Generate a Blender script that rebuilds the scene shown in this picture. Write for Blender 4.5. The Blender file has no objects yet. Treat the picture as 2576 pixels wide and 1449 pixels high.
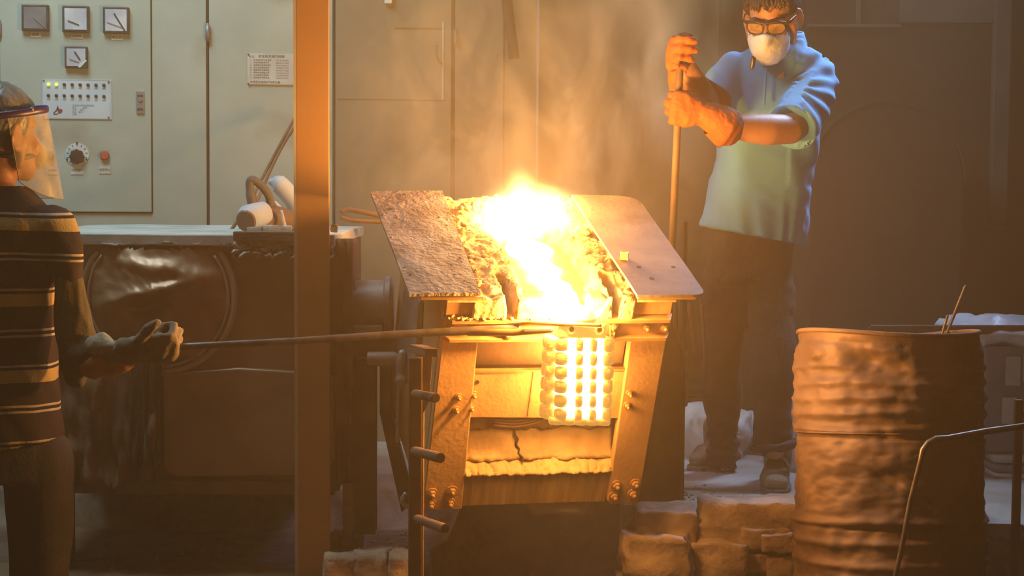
import bpy, bmesh, math, random
from math import sin, cos, pi, radians
from mathutils import Vector as V, Matrix, noise
random.seed(7)
SC = bpy.context.scene
COL = SC.collection
# ------------------------------------------------------------------ camera
FPX, IW, IH = 4400.0, 2576.0, 1449.0
PITCH, ROLL, CAMZ = radians(3.57), radians(0.4), 1.44
FW = V((0, cos(PITCH), -sin(PITCH))); UP0 = V((0, sin(PITCH), cos(PITCH))); RT0 = V((1, 0, 0))
RT = RT0 * cos(ROLL) + UP0 * sin(ROLL); UPV = UP0 * cos(ROLL) - RT0 * sin(ROLL)
CP = V((0, 0, CAMZ))
cd = bpy.data.cameras.new('camera'); cam = bpy.data.objects.new('camera', cd); COL.objects.link(cam)
cd.sensor_width = 36.0; cd.lens = 36.0 * FPX / IW; cd.clip_start = 0.05; cd.clip_end = 100
cam.matrix_world = Matrix(((RT.x, UPV.x, -FW.x, 0), (RT.y, UPV.y, -FW.y, 0), (RT.z, UPV.z, -FW.z, CAMZ), (0, 0, 0, 1)))
SC.camera = cam
# ------------------------------------------------------------------ world, view, lights
SC.view_settings.view_transform = 'Standard'; SC.view_settings.look = 'None'
SC.view_settings.exposure = 0.0; SC.view_settings.gamma = 1.0; SC.view_settings.use_curve_mapping = False
w = bpy.data.worlds.new('world'); SC.world = w; w.use_nodes = True
w.node_tree.nodes['Background'].inputs[0].default_value = (0.62, 0.52, 0.42, 1)
w.node_tree.nodes['Background'].inputs[1].default_value = 0.03
SC.cycles.max_bounces = 5; SC.cycles.diffuse_bounces = 3; SC.cycles.glossy_bounces = 2
SC.cycles.transparent_max_bounces = 8; SC.cycles.volume_bounces = 0
SC.cycles.volume_step_rate = 2.0; SC.cycles.volume_max_steps = 128; SC.cycles.adaptive_threshold = 0.02

def ray(px, py):
    return FW + RT * ((px - IW / 2) / FPX) + UPV * ((IH / 2 - py) / FPX)
def P(px, py, Y):
    d = ray(px, py); return CP + d * (Y / d.y)
def on_plane(px, py, p0, n):
    d = ray(px, py); return CP + d * ((p0 - CP).dot(n) / d.dot(n))
def m_px(n, Y): return n * Y / FPX

def light(name, kind, loc, energy, color, size=0.1, target=None, sy=None, spread=None):
    l = bpy.data.lights.new(name, kind); l.energy = energy; l.color = color
    o = bpy.data.objects.new(name, l); COL.objects.link(o); o.location = loc
    if kind == 'AREA':
        l.size = size
        if sy: l.shape = 'RECTANGLE'; l.size_y = sy
        if spread: l.spread = spread
    else: l.shadow_soft_size = size
    if target is not None: o.rotation_euler = (V(target) - V(loc)).to_track_quat('-Z', 'Y').to_euler()
    return o
FIRE = (1.0, 0.44, 0.095)
light('flame_light', 'POINT', P(1325, 480, 5.07), 80, FIRE, 0.10)
light('stream_light', 'POINT', P(1425, 775, 4.56), 95, FIRE, 0.05)
light('mould_back_glow', 'POINT', P(1450, 960, 4.73), 11, FIRE, 0.05)
light('hall_lamp_left', 'AREA', (-1.9, 5.0, 4.2), 92, (0.74, 0.97, 0.97), 1.4, (-1.5, 6.6, 1.0))
light('hall_lamp_right', 'AREA', (1.7, 6.3, 3.0), 12, (0.5, 0.68, 1.0), 0.5, (1.05, 5.7, 1.6), spread=radians(70))

# ------------------------------------------------------------------ materials
def nt(name):
    m = bpy.data.materials.new(name); m.use_nodes = True
    return m, m.node_tree.nodes, m.node_tree.links, m.node_tree.nodes['Principled BSDF']
def mat(name, c1, c2=None, scale=6.0, rough=0.7, metal=0.0, bump=0.0, bscale=30.0, detail=6.0, c3=None, s3=2.0, stretch=None, emit=None, estr=0.0, pos=(0.38, 0.66), rvar=0.0):
    m, N, L, B = nt(name)
    B.inputs['Roughness'].default_value = rough; B.inputs['Metallic'].default_value = metal
    c1 = tuple(c1) + (1,); tc = N.new('ShaderNodeTexCoord'); src = tc.outputs['Object']
    if stretch:
        mp = N.new('ShaderNodeMapping'); mp.inputs['Scale'].default_value = stretch
        L.new(src, mp.inputs[0]); src = mp.outputs[0]
    if c2 is None: B.inputs['Base Color'].default_value = c1
    else:
        n = N.new('ShaderNodeTexNoise'); n.inputs['Scale'].default_value = scale; n.inputs['Detail'].default_value = detail
        L.new(src, n.inputs['Vector'])
        r = N.new('ShaderNodeValToRGB'); r.color_ramp.elements[0].color = c1; r.color_ramp.elements[1].color = tuple(c2) + (1,)
        r.color_ramp.elements[0].position, r.color_ramp.elements[1].position = pos
        L.new(n.outputs[0], r.inputs[0]); out = r.outputs[0]
        if c3:
            n2 = N.new('ShaderNodeTexNoise'); n2.inputs['Scale'].default_value = s3; n2.inputs['Detail'].default_value = 8
            L.new(src, n2.inputs['Vector'])
            r2 = N.new('ShaderNodeValToRGB'); r2.color_ramp.elements[0].position = 0.55; r2.color_ramp.elements[1].position = 0.7
            L.new(n2.outputs[0], r2.inputs[0])
            mx = N.new('ShaderNodeMix'); mx.data_type = 'RGBA'; mx.inputs['B'].default_value = tuple(c3) + (1,)
            L.new(r2.outputs[0], mx.inputs['Factor']); L.new(out, mx.inputs['A']); out = mx.outputs['Result']
        L.new(out, B.inputs['Base Color'])
        if rvar:
            mr = N.new('ShaderNodeMapRange'); mr.inputs[3].default_value = max(0.05, rough - rvar); mr.inputs[4].default_value = min(1, rough + rvar)
            L.new(n.outputs[0], mr.inputs[0]); L.new(mr.outputs[0], B.inputs['Roughness'])
    if bump:
        n3 = N.new('ShaderNodeTexNoise'); n3.inputs['Scale'].default_value = bscale; n3.inputs['Detail'].default_value = 5
        L.new(src, n3.inputs['Vector'])
        b = N.new('ShaderNodeBump'); b.inputs['Strength'].default_value = bump; b.inputs['Distance'].default_value = 0.01
        L.new(n3.outputs[0], b.inputs['Height']); L.new(b.outputs[0], B.inputs['Normal'])
    if emit:
        B.inputs['Emission Color'].default_value = tuple(emit) + (1,); B.inputs['Emission Strength'].default_value = estr
    return m
def emis(name, c, s):
    m, N, L, B = nt(name); N.remove(B); e = N.new('ShaderNodeEmission'); e.inputs[0].default_value = tuple(c) + (1,); e.inputs[1].default_value = s
    L.new(e.outputs[0], N['Material Output'].inputs['Surface']); return m

M = {}
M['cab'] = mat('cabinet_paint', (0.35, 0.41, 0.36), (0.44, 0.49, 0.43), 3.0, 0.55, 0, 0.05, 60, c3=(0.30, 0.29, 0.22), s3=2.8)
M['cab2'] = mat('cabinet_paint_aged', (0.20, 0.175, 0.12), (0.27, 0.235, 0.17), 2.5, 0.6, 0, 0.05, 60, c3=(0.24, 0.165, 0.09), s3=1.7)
M['gap'] = mat('dark_gap', (0.05, 0.03, 0.015), rough=0.9)
M['black'] = mat('black_plastic', (0.03, 0.025, 0.02), (0.06, 0.05, 0.045), 20, 0.5)
M['brownplastic'] = mat('brown_bakelite', (0.035, 0.018, 0.012), (0.06, 0.03, 0.022), 20, 0.35)
M['meter'] = mat('meter_face', (0.42, 0.46, 0.55), (0.62, 0.68, 0.74), 12, 0.25)
M['meterdark'] = mat('meter_face_dirty', (0.17, 0.16, 0.18), (0.27, 0.27, 0.27), 9, 0.25)
M['frame'] = mat('meter_frame', (0.045, 0.03, 0.025), (0.08, 0.06, 0.05), 40, 0.6)
M['paper'] = mat('white_paper', (0.55, 0.60, 0.60), (0.68, 0.72, 0.70), 14, 0.7)
M['plate'] = mat('panel_plate', (0.50, 0.60, 0.68), (0.60, 0.68, 0.74), 8, 0.35)
M['sheet'] = mat('engraved_plate', (0.48, 0.49, 0.44), (0.60, 0.60, 0.56), 10, 0.5)
M['ink'] = mat('ink', (0.07, 0.07, 0.07), rough=0.8)
M['inkl'] = mat('ink_faded', (0.22, 0.24, 0.26), rough=0.8)
M['redink'] = mat('red_print', (0.28, 0.03, 0.035), rough=0.6)
M['green'] = mat('green_button', (0.09, 0.24, 0.18), (0.12, 0.28, 0.21), 20, 0.4)
M['red'] = mat('red_button', (0.50, 0.10, 0.06), (0.55, 0.13, 0.08), 20, 0.4)
M['led'] = emis('green_led', (0.75, 1.0, 0.12), 1.6)
M['steelgrey'] = mat('grey_steel', (0.20, 0.19, 0.18), (0.34, 0.32, 0.30), 8, 0.5, 0.5, 0.1, 50)
M['rust'] = mat('rusty_steel', (0.13, 0.075, 0.045), (0.24, 0.14, 0.08), 6, 0.7, 0.15, 0.2, 45)
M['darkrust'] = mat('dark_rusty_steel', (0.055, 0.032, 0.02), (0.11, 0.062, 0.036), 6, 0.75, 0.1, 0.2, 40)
M['post'] = mat('post_paint', (0.37, 0.19, 0.07), (0.42, 0.22, 0.085), 3, 0.65, 0, 0.04, 80)
M['postside_lit'] = mat('post_side_lit', (0.42, 0.38, 0.34), (0.50, 0.46, 0.42), 5, 0.6)
M['sheetmetal'] = mat('brown_sheet_metal', (0.26, 0.135, 0.07), (0.42, 0.26, 0.16), 2.2, 0.40, 0.35, 0.12, 9, c3=(0.15, 0.08, 0.04), s3=1.6, rvar=0.12)
M['rustsheet'] = mat('ragged_rust_sheet', (0.10, 0.05, 0.025), (0.24, 0.125, 0.06), 6, 0.85, 0.0, 0.4, 25)
M['rimsheet'] = mat('bare_rim_metal', (0.36, 0.25, 0.17), (0.46, 0.34, 0.25), 5, 0.45, 0.3)
M['slab'] = mat('slab_dusty', (0.40, 0.42, 0.40), (0.58, 0.60, 0.58), 7, 0.8, 0, 0.2, 40)
M['cloth_torn'] = mat('torn_lining', (0.26, 0.20, 0.15), (0.44, 0.36, 0.29), 7, 0.95, 0, 0.3, 40)
M['furn'] = mat('furnace_paint', (0.42, 0.23, 0.09), (0.52, 0.30, 0.13), 5, 0.62, 0.05, 0.15, 70, c3=(0.30, 0.15, 0.06), s3=5)
M['furndark'] = mat('furnace_recess', (0.20, 0.105, 0.05), (0.30, 0.16, 0.075), 7, 0.8, 0, 0.3, 30)
M['streak'] = mat('streaked_slab', (0.30, 0.165, 0.065), (0.52, 0.31, 0.13), 9, 0.75, 0, 0.5, 26, stretch=(3.2, 1, 0.35))
M['refrac'] = mat('refractory_crust', (0.26, 0.15, 0.07), (0.52, 0.35, 0.18), 16, 0.9, 0, 0.8, 55)
M['concrete'] = mat('refractory_ledge', (0.40, 0.24, 0.10), (0.54, 0.34, 0.16), 8, 0.85, 0, 0.5, 40)
M['plateL'] = mat('plate_crusted', (0.165, 0.115, 0.095), (0.31, 0.24, 0.205), 13, 0.8, 0.05, 0.8, 60, c3=(0.24, 0.12, 0.07), s3=4)
M['plateR'] = mat('plate_smooth', (0.20, 0.155, 0.135), (0.28, 0.22, 0.19), 9, 0.55, 0.2, 0.15, 60, c3=(0.16, 0.11, 0.085), s3=6)
M['bolt'] = mat('bolt_steel', (0.36, 0.20, 0.08), (0.48, 0.28, 0.12), 30, 0.5, 0.3)
M['molten'] = emis('molten_metal', (1.0, 0.58, 0.20), 55)
M['runner'] = emis('molten_runner_metal', (1.0, 0.52, 0.15), 210)
M['glow'] = emis('glowing_core', (1.0, 0.52, 0.14), 30)
M['knob'] = mat('hot_ceramic', (0.50, 0.30, 0.10), (0.62, 0.42, 0.17), 30, 0.8, 0, 0.4, 80, emit=(1.0, 0.48, 0.09), estr=0.55)
M['hotplate'] = mat('hot_plate', (0.55, 0.42, 0.15), (0.6, 0.5, 0.2), 20, 0.7, emit=(1.0, 0.62, 0.12), estr=0.55)
M['rod'] = mat('bright_rod', (0.15, 0.115, 0.10), (0.24, 0.20, 0.185), 25, 0.38, 0.6)
M['drum'] = mat('drum_rust', (0.15, 0.085, 0.058), (0.27, 0.17, 0.125), 5, 0.62, 0.2, 0.25, 22)
M['brick'] = mat('fire_brick', (0.26, 0.17, 0.11), (0.44, 0.31, 0.21), 9, 0.95, 0, 0.9, 35)
M['brick_sooty'] = mat('sooty_brick', (0.12, 0.07, 0.04), (0.22, 0.13, 0.075), 9, 0.95, 0, 0.9, 35)
M['mortar'] = mat('mortar_rubble', (0.22, 0.15, 0.10), (0.40, 0.29, 0.20), 14, 0.95, 0, 0.9, 40)
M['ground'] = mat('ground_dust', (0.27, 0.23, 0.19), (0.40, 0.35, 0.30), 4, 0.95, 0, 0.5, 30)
def dirt_shade_patch():     # foundry sand left of the furnace, darkened to stand for shade; grey dust elsewhere
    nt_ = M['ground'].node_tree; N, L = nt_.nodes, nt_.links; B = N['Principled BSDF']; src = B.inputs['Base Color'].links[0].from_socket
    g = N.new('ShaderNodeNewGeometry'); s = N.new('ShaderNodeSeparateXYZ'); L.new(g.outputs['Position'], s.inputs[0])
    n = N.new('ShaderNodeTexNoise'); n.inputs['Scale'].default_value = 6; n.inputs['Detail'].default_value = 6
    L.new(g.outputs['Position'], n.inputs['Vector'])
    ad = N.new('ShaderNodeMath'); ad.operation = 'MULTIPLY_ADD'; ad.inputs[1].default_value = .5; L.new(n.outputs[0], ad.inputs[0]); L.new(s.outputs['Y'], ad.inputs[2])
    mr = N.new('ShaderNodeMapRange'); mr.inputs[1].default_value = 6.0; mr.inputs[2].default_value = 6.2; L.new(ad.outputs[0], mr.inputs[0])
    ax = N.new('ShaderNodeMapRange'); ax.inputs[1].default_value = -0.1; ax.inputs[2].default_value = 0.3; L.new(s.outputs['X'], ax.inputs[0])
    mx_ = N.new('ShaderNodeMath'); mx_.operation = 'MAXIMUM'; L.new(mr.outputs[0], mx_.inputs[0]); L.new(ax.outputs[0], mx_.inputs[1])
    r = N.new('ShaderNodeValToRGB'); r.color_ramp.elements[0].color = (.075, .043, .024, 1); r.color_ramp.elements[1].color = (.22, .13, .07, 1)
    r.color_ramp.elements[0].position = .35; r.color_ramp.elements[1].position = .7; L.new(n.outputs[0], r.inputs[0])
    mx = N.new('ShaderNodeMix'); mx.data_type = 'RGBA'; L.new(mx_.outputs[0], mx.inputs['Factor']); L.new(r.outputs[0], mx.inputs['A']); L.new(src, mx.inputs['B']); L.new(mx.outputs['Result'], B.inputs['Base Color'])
dirt_shade_patch()
M['dark'] = mat('sooty_dark', (0.035, 0.025, 0.02), (0.06, 0.045, 0.035), 3, 0.9)
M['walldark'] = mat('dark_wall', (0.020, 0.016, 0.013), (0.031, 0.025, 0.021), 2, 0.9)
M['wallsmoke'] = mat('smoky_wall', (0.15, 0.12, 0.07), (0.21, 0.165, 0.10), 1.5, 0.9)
M['bluegrey'] = mat('blue_grey_paint', (0.40, 0.46, 0.52), (0.48, 0.54, 0.60), 4, 0.6)
M['trimgrey'] = mat('grey_trim', (0.09, 0.085, 0.08), (0.12, 0.115, 0.11), 4, 0.7)
M['plastic'] = mat('white_plastic_film', (0.50, 0.53, 0.58), (0.72, 0.74, 0.78), 9, 0.35, 0, 0.8, 14)
M['sack'] = mat('white_sack', (0.34, 0.32, 0.30), (0.48, 0.46, 0.43), 7, 0.8, 0, 0.5, 18)
M['boxblue'] = mat('grey_carton', (0.17, 0.18, 0.21), (0.24, 0.25, 0.29), 5, 0.7)
M['skin'] = mat('skin', (0.50, 0.22, 0.115), (0.57, 0.27, 0.15), 10, 0.5, 0, 0.08, 90)
M['hair'] = mat('hair_dark', (0.045, 0.03, 0.022), (0.09, 0.06, 0.045), 30, 0.5, 0, 0.6, 70, stretch=(3, 3, 0.6))
M['hairshine'] = mat('hair_cool_shine', (0.12, 0.125, 0.13), (0.27, 0.27, 0.27), 18, 0.25, 0, 0.5, 60, stretch=(1, 1, 0.5))  # dark hair coloured grey to carry the cool shine from above
M['shirt'] = mat('blue_polo', (0.12, 0.36, 0.60), (0.15, 0.42, 0.66), 5, 0.85, 0, 0.10, 220)
M['trousers'] = mat('dark_trousers', (0.028, 0.022, 0.018), (0.05, 0.038, 0.03), 6, 0.9, 0, 0.3, 120)
M['trousers2'] = mat('charcoal_trousers', (0.035, 0.03, 0.034), (0.06, 0.05, 0.055), 6, 0.9, 0, 0.3, 120)
M['shoe'] = mat('worn_suede', (0.15, 0.10, 0.06), (0.26, 0.185, 0.115), 12, 0.85, 0, 0.4, 90)
M['sole'] = mat('shoe_sole', (0.14, 0.12, 0.085), rough=0.8)
M['lace'] = mat('lace', (0.10, 0.08, 0.05), rough=0.9)
M['glove'] = mat('orange_leather', (0.30, 0.065, 0.006), (0.40, 0.10, 0.012), 9, 0.75, 0, 0.5, 45)
M['glovegrey'] = mat('grey_leather', (0.17, 0.13, 0.085), (0.27, 0.21, 0.14), 9, 0.8, 0, 0.5, 45)
M['gloveor'] = mat('orange_lining', (0.42, 0.17, 0.07), (0.52, 0.22, 0.10), 12, 0.9, 0, 0.4, 45)
M['beige'] = mat('beige_cloth', (0.36, 0.30, 0.20), (0.46, 0.39, 0.27), 14, 0.9, 0, 0.4, 60)
M['mask'] = mat('white_mask', (0.78, 0.76, 0.72), (0.85, 0.83, 0.80), 10, 0.9, 0, 0.3, 60)
M['glass_frame'] = mat('spectacle_frame', (0.05, 0.03, 0.015), rough=0.35)
M['olive'] = mat('olive_sleeve', (0.06, 0.05, 0.025), (0.11, 0.09, 0.05), 7, 0.9, 0, 0.35, 80)
M['band'] = mat('purple_band', (0.04, 0.018, 0.17), rough=0.35)
M['emblem'] = mat('emblem_thread', (0.70, 0.38, 0.22), rough=0.8)
M['wood'] = mat('charred_board', (0.09, 0.06, 0.04), (0.17, 0.11, 0.07), 8, 0.85, 0, 0.4, 40, stretch=(1, 4, 4))

def see_through(name, tint, a_lo, a_hi, scale):
    m, N, L, B = nt(name)
    B.inputs['Base Color'].default_value = tuple(tint) + (1,); B.inputs['Roughness'].default_value = 0.15
    tr = N.new('ShaderNodeBsdfTransparent'); mx = N.new('ShaderNodeMixShader')
    tc = N.new('ShaderNodeTexCoord'); n = N.new('ShaderNodeTexNoise'); n.inputs['Scale'].default_value = scale; n.inputs['Detail'].default_value = 6
    mp = N.new('ShaderNodeMapRange'); mp.inputs[1].default_value = 0.35; mp.inputs[2].default_value = 0.7; mp.inputs[3].default_value = a_lo; mp.inputs[4].default_value = a_hi
    L.new(tc.outputs['Object'], n.inputs['Vector']); L.new(n.outputs[0], mp.inputs[0]); L.new(mp.outputs[0], mx.inputs[0])
    L.new(tr.outputs[0], mx.inputs[1]); L.new(B.outputs[0], mx.inputs[2]); L.new(mx.outputs[0], N['Material Output'].inputs['Surface'])
    return m
M['visor'] = see_through('visor_film', (0.80, 0.74, 0.58), 0.22, 0.55, 16)
M['lens'] = see_through('amber_lens', (0.60, 0.36, 0.12), 0.25, 0.45, 30)

# ------------------------------------------------------------------ mesh helpers
WM = {}
def reg(o, mw): WM[o.name] = mw
def props(o, label=None, cat=None, group=None, kind=None):
    for k, v in (('label', label), ('category', cat), ('group', group), ('kind', kind)):
        if v: o[k] = v
    return o
def thing(name, loc, label, cat, group=None, kind=None, mtx=None):
    o = bpy.data.objects.new(name, None); COL.objects.link(o); o.empty_display_size = 0.05
    mw = mtx if mtx is not None else Matrix.Translation(V(loc))
    o.matrix_world = mw; reg(o, mw); props(o, label, cat, group, kind); return o
def basis(x, y, z, o=(0, 0, 0)):
    x, y, z, o = V(x), V(y), V(z), V(o)
    return Matrix(((x.x, y.x, z.x, o.x), (x.y, y.y, z.y, o.y), (x.z, y.z, z.z, o.z), (0, 0, 0, 1)))
def frame(axis, up=(0, 0, 1)):
    a = V(axis).normalized(); u = V(up)
    s = u.cross(a)
    if s.length < 1e-4: s = V((1, 0, 0)).cross(a)
    if s.length < 1e-4: s = V((0, 1, 0)).cross(a)
    s.normalize(); return s, a.cross(s), a
class MB:
    def __init__(self, M=None): self.v = []; self.f = []; self.M = M
    def add(self, vs, fs):
        b = len(self.v)
        self.v += [(self.M @ V(p)) if self.M else V(p) for p in vs]
        self.f += [tuple(i + b for i in f) for f in fs]; return self
    def box(self, c, s, R=None):
        c = V(c); h = V(s) / 2; vs = []
        for k in range(8):
            p = V(((h.x, -h.x)[k & 1 == 0], (h.y, -h.y)[k & 2 == 0], (h.z, -h.z)[k & 4 == 0]))
            vs.append(c + (R @ p if R else p))
        return self.add(vs, [(0, 2, 3, 1), (4, 5, 7, 6), (0, 1, 5, 4), (2, 6, 7, 3), (0, 4, 6, 2), (1, 3, 7, 5)])
    def bar(self, p, q, wd, ht, up=(0, 0, 1)):
        p, q = V(p), V(q); s, u, a = frame(q - p, up)
        R = Matrix((s, u, a)).transposed()
        return self.box((p + q) / 2, (wd, ht, (q - p).length), R)
    def tube(self, pts, rad, n=12, cap=True, flat=1.0, up=(0, 0, 1), closed=False):
        pts = [V(p) for p in pts]; k = len(pts)
        if not hasattr(rad, '__len__'): rad = [rad] * k
        vs = []; s = None
        for i, p in enumerate(pts):
            if closed: d = pts[(i + 1) % k] - pts[i - 1]
            else: d = pts[min(i + 1, k - 1)] - pts[max(i - 1, 0)]
            if s is None: s, u, a = frame(d, up)
            else:
                a = d.normalized(); s = (s - a * s.dot(a)).normalized(); u = a.cross(s)
            r = rad[i]; r1, r2 = (r if hasattr(r, '__len__') else (r, r * flat))
            for j in range(n):
                t = 2 * pi * j / n; vs.append(p + s * cos(t) * r1 + u * sin(t) * r2)
        fs = []
        for i in range(k if closed else k - 1):
            for j in range(n):
                a0 = i * n; b0 = ((i + 1) % k) * n; j2 = (j + 1) % n
                fs.append((a0 + j, a0 + j2, b0 + j2, b0 + j))
        if cap and not closed:
            fs.append(tuple(range(n))[::-1]); fs.append(tuple(range((k - 1) * n, k * n)))
        return self.add(vs, fs)
    def cyl(self, p, q, r, r2=None, n=18):
        return self.tube([p, q], [r, r if r2 is None else r2], n)
    def limb(self, pts, rad, n=16, flat=1.0, up=(0, 0, 1)):   # tube with rounded ends
        pts = [V(p) for p in pts]; rad = list(rad)
        g = lambda r: (r if hasattr(r, '__len__') else (r, r * flat))
        P2, R2 = [], []
        d = (pts[0] - pts[1]).normalized(); r = g(rad[0])
        for t in (80, 50, 25): P2.append(pts[0] + d * min(r) * sin(radians(t))); R2.append((r[0] * cos(radians(t)), r[1] * cos(radians(t))))
        P2 += pts; R2 += [g(x) for x in rad]
        d = (pts[-1] - pts[-2]).normalized(); r = g(rad[-1])
        for t in (25, 50, 80): P2.append(pts[-1] + d * min(r) * sin(radians(t))); R2.append((r[0] * cos(radians(t)), r[1] * cos(radians(t))))
        return self.tube(P2, R2, n, True, 1.0, up)
    def ell(self, c, r, R=None, nu=18, nv=12):
        c = V(c); r = r if hasattr(r, '__len__') else (r, r, r); vs = []; fs = []
        for i in range(1, nv):
            ph = pi * i / nv
            for j in range(nu):
                t = 2 * pi * j / nu; p = V((r[0] * sin(ph) * cos(t), r[1] * sin(ph) * sin(t), r[2] * cos(ph)))
                vs.append(c + (R @ p if R else p))
        for i in range(nv - 2):
            for j in range(nu):
                j2 = (j + 1) % nu; fs.append((i * nu + j, (i + 1) * nu + j, (i + 1) * nu + j2, i * nu + j2))
        top = len(vs); vs.append(c + (R @ V((0, 0, r[2])) if R else V((0, 0, r[2]))))
        bot = len(vs); vs.append(c - (R @ V((0, 0, r[2])) if R else V((0, 0, r[2]))))
        for j in range(nu):
            j2 = (j + 1) % nu; fs.append((top, j, j2)); o = (nv - 2) * nu; fs.append((bot, o + j2, o + j))
        return self.add(vs, fs)
    def rings(self, rs, cap=True):
        n = len(rs[0]); vs = [p for r in rs for p in r]; fs = []
        for i in range(len(rs) - 1):
            for j in range(n):
                j2 = (j + 1) % n; fs.append((i * n + j, i * n + j2, (i + 1) * n + j2, (i + 1) * n + j))
        if cap: fs.append(tuple(range(n))[::-1]); fs.append(tuple(range((len(rs) - 1) * n, len(rs) * n)))
        return self.add(vs, fs)
    def prism(self, poly, off):
        n = len(poly); poly = [V(p) for p in poly]; off = V(off)
        fs = [tuple(range(n))[::-1], tuple(range(n, 2 * n))] + [(j, (j + 1) % n, n + (j + 1) % n, n + j) for j in range(n)]
        return self.add(poly + [p + off for p in poly], fs)
    def grid(self, f, nu, nv, skip=None):
        vs = [f(i / nu, j / nv) for j in range(nv + 1) for i in range(nu + 1)]
        fs = [(j * (nu + 1) + i, j * (nu + 1) + i + 1, (j + 1) * (nu + 1) + i + 1, (j + 1) * (nu + 1) + i) for j in range(nv) for i in range(nu) if not (skip and skip((i + .5) / nu, (j + .5) / nv))]
        return self.add(vs, fs)
    def rock(self, c, s, R=None, cuts=2, amt=0.12, seed=0, sc=6.0, rnd=0.25):
        c = V(c); b = bmesh.new(); bmesh.ops.create_cube(b, size=1.0)
        bmesh.ops.subdivide_edges(b, edges=b.edges[:], cuts=cuts, use_grid_fill=True)
        s = V(s); b.verts.ensure_lookup_table(); vs = []
        for v in b.verts:
            p = v.co.copy(); q = p.normalized() * 0.62; p = p.lerp(q, rnd)
            d = noise.noise_vector(V((p.x * s.x, p.y * s.y, p.z * s.z)) * sc + V((seed * 7.3, seed * 3.1, seed * 1.7)))
            p = V((p.x * s.x, p.y * s.y, p.z * s.z)) + d * amt * min(s)
            vs.append(c + (R @ p if R else p))
        fs = [tuple(v.index for v in f.verts) for f in b.faces]; b.free()
        return self.add(vs, fs)
    def mesh(self, name, inv=None):
        me = bpy.data.meshes.new(name)
        me.from_pydata([tuple(inv @ p if inv else p) for p in self.v], [], self.f); me.update(); return me
    def build(self, name, m, parent=None, smooth=False, bevel=0.0, solid=0.0, sub=0, disp=None, seg=2, recalc=True, label=None, kind=None, autosm=None):
        inv = WM[parent.name].inverted() if parent else None
        me = self.mesh(name, inv)
        b = bmesh.new(); b.from_mesh(me)
        if recalc: bmesh.ops.recalc_face_normals(b, faces=b.faces[:])
        b.to_mesh(me); b.free()
        return finish(name, me, m, parent, smooth, bevel, solid, sub, disp, seg, label, kind, autosm)
def finish(name, me, m, parent, smooth=False, bevel=0.0, solid=0.0, sub=0, disp=None, seg=2, label=None, kind=None, autosm=None):
    o = bpy.data.objects.new(name, me); COL.objects.link(o); me.materials.append(m)
    if parent: o.parent = parent; reg(o, WM[parent.name].copy())
    else: reg(o, Matrix())
    if disp:
        amt, sc, sd = disp
        for v in me.vertices: v.co += V(v.normal) * (noise.fractal(v.co * sc + V((sd, sd * 2, 0)), 0.6, 2.0, 4) * amt)
    if smooth:
        for p in me.polygons: p.use_smooth = True
    if autosm: me.set_sharp_from_angle(angle=radians(autosm))
    if solid: q = o.modifiers.new('s', 'SOLIDIFY'); q.thickness = solid; q.offset = 0
    if bevel:
        q = o.modifiers.new('b', 'BEVEL'); q.width = bevel; q.segments = seg; q.limit_method = 'ANGLE'; q.angle_limit = radians(35)
    if sub: q = o.modifiers.new('u', 'SUBSURF'); q.levels = sub; q.render_levels = sub
    if label: o['label'] = label
    if kind: o['kind'] = kind
    return o
def fused(name, mb, m, parent, voxel=0.008, smooth=6, fac=0.5, fn=None, label=None):
    """one continuous surface grown from overlapping closed shapes"""
    me = mb.mesh('tmp'); b = bmesh.new(); b.from_mesh(me); bmesh.ops.recalc_face_normals(b, faces=b.faces[:]); b.to_mesh(me); b.free()
    o = bpy.data.objects.new('tmp', me); COL.objects.link(o)
    r = o.modifiers.new('r', 'REMESH'); r.mode = 'VOXEL'; r.voxel_size = voxel
    if smooth: s = o.modifiers.new('s', 'SMOOTH'); s.iterations = smooth; s.factor = fac
    dg = bpy.context.evaluated_depsgraph_get(); ev = o.evaluated_get(dg); nm = bpy.data.meshes.new_from_object(ev)
    bpy.data.objects.remove(o); bpy.data.meshes.remove(me)
    nm.name = name; nm.materials.clear()
    if fn:
        ns = [V(v.normal) for v in nm.vertices]
        for v, n in zip(nm.vertices, ns): v.co = fn(V(v.co), n)
    if parent:
        inv = WM[parent.name].inverted(); nm.transform(inv)
    nm.update()
    return finish(name, nm, m, parent, smooth=True, label=label)
def text(name, s, size, c, xd, yd, m, parent, off=0.0, align='CENTER'):
    cu = bpy.data.curves.new(name, 'FONT'); cu.body = s; cu.size = size; cu.align_x = align; cu.align_y = 'CENTER'; cu.resolution_u = 1
    o = bpy.data.objects.new('tmp', cu); COL.objects.link(o)
    dg = bpy.context.evaluated_depsgraph_get(); me = bpy.data.meshes.new_from_object(o.evaluated_get(dg))
    bpy.data.objects.remove(o)
    x, y = V(xd).normalized(), V(yd).normalized(); z = x.cross(y)
    me.transform(WM[parent.name].inverted() @ basis(x, y, z, V(c) + z * off)); me.materials.clear()
    return finish(name, me, m, parent)
def copy_tree(o, loc=None, parent=None, label=None, mw=None):
    c = o.copy(); COL.objects.link(c)
    if parent: c.parent = parent
    if loc is not None: c.location = loc
    if mw is not None: c.matrix_world = mw
    if label: c['label'] = label
    WM[c.name] = mw if mw is not None else (Matrix.Translation(V(loc)) if loc is not None else WM[o.name])
    for ch in [x for x in COL.objects if x.parent == o]: copy_tree(ch, parent=c)
    return c
def nz(x, y=0.0, z=0.0): return noise.noise(V((x, y, z)))
def smoothstep(a, b, x):
    t = max(0.0, min(1.0, (x - a) / (b - a))); return t * t * (3 - 2 * t)
def lerp(a, b, t): return a + (b - a) * t
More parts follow.
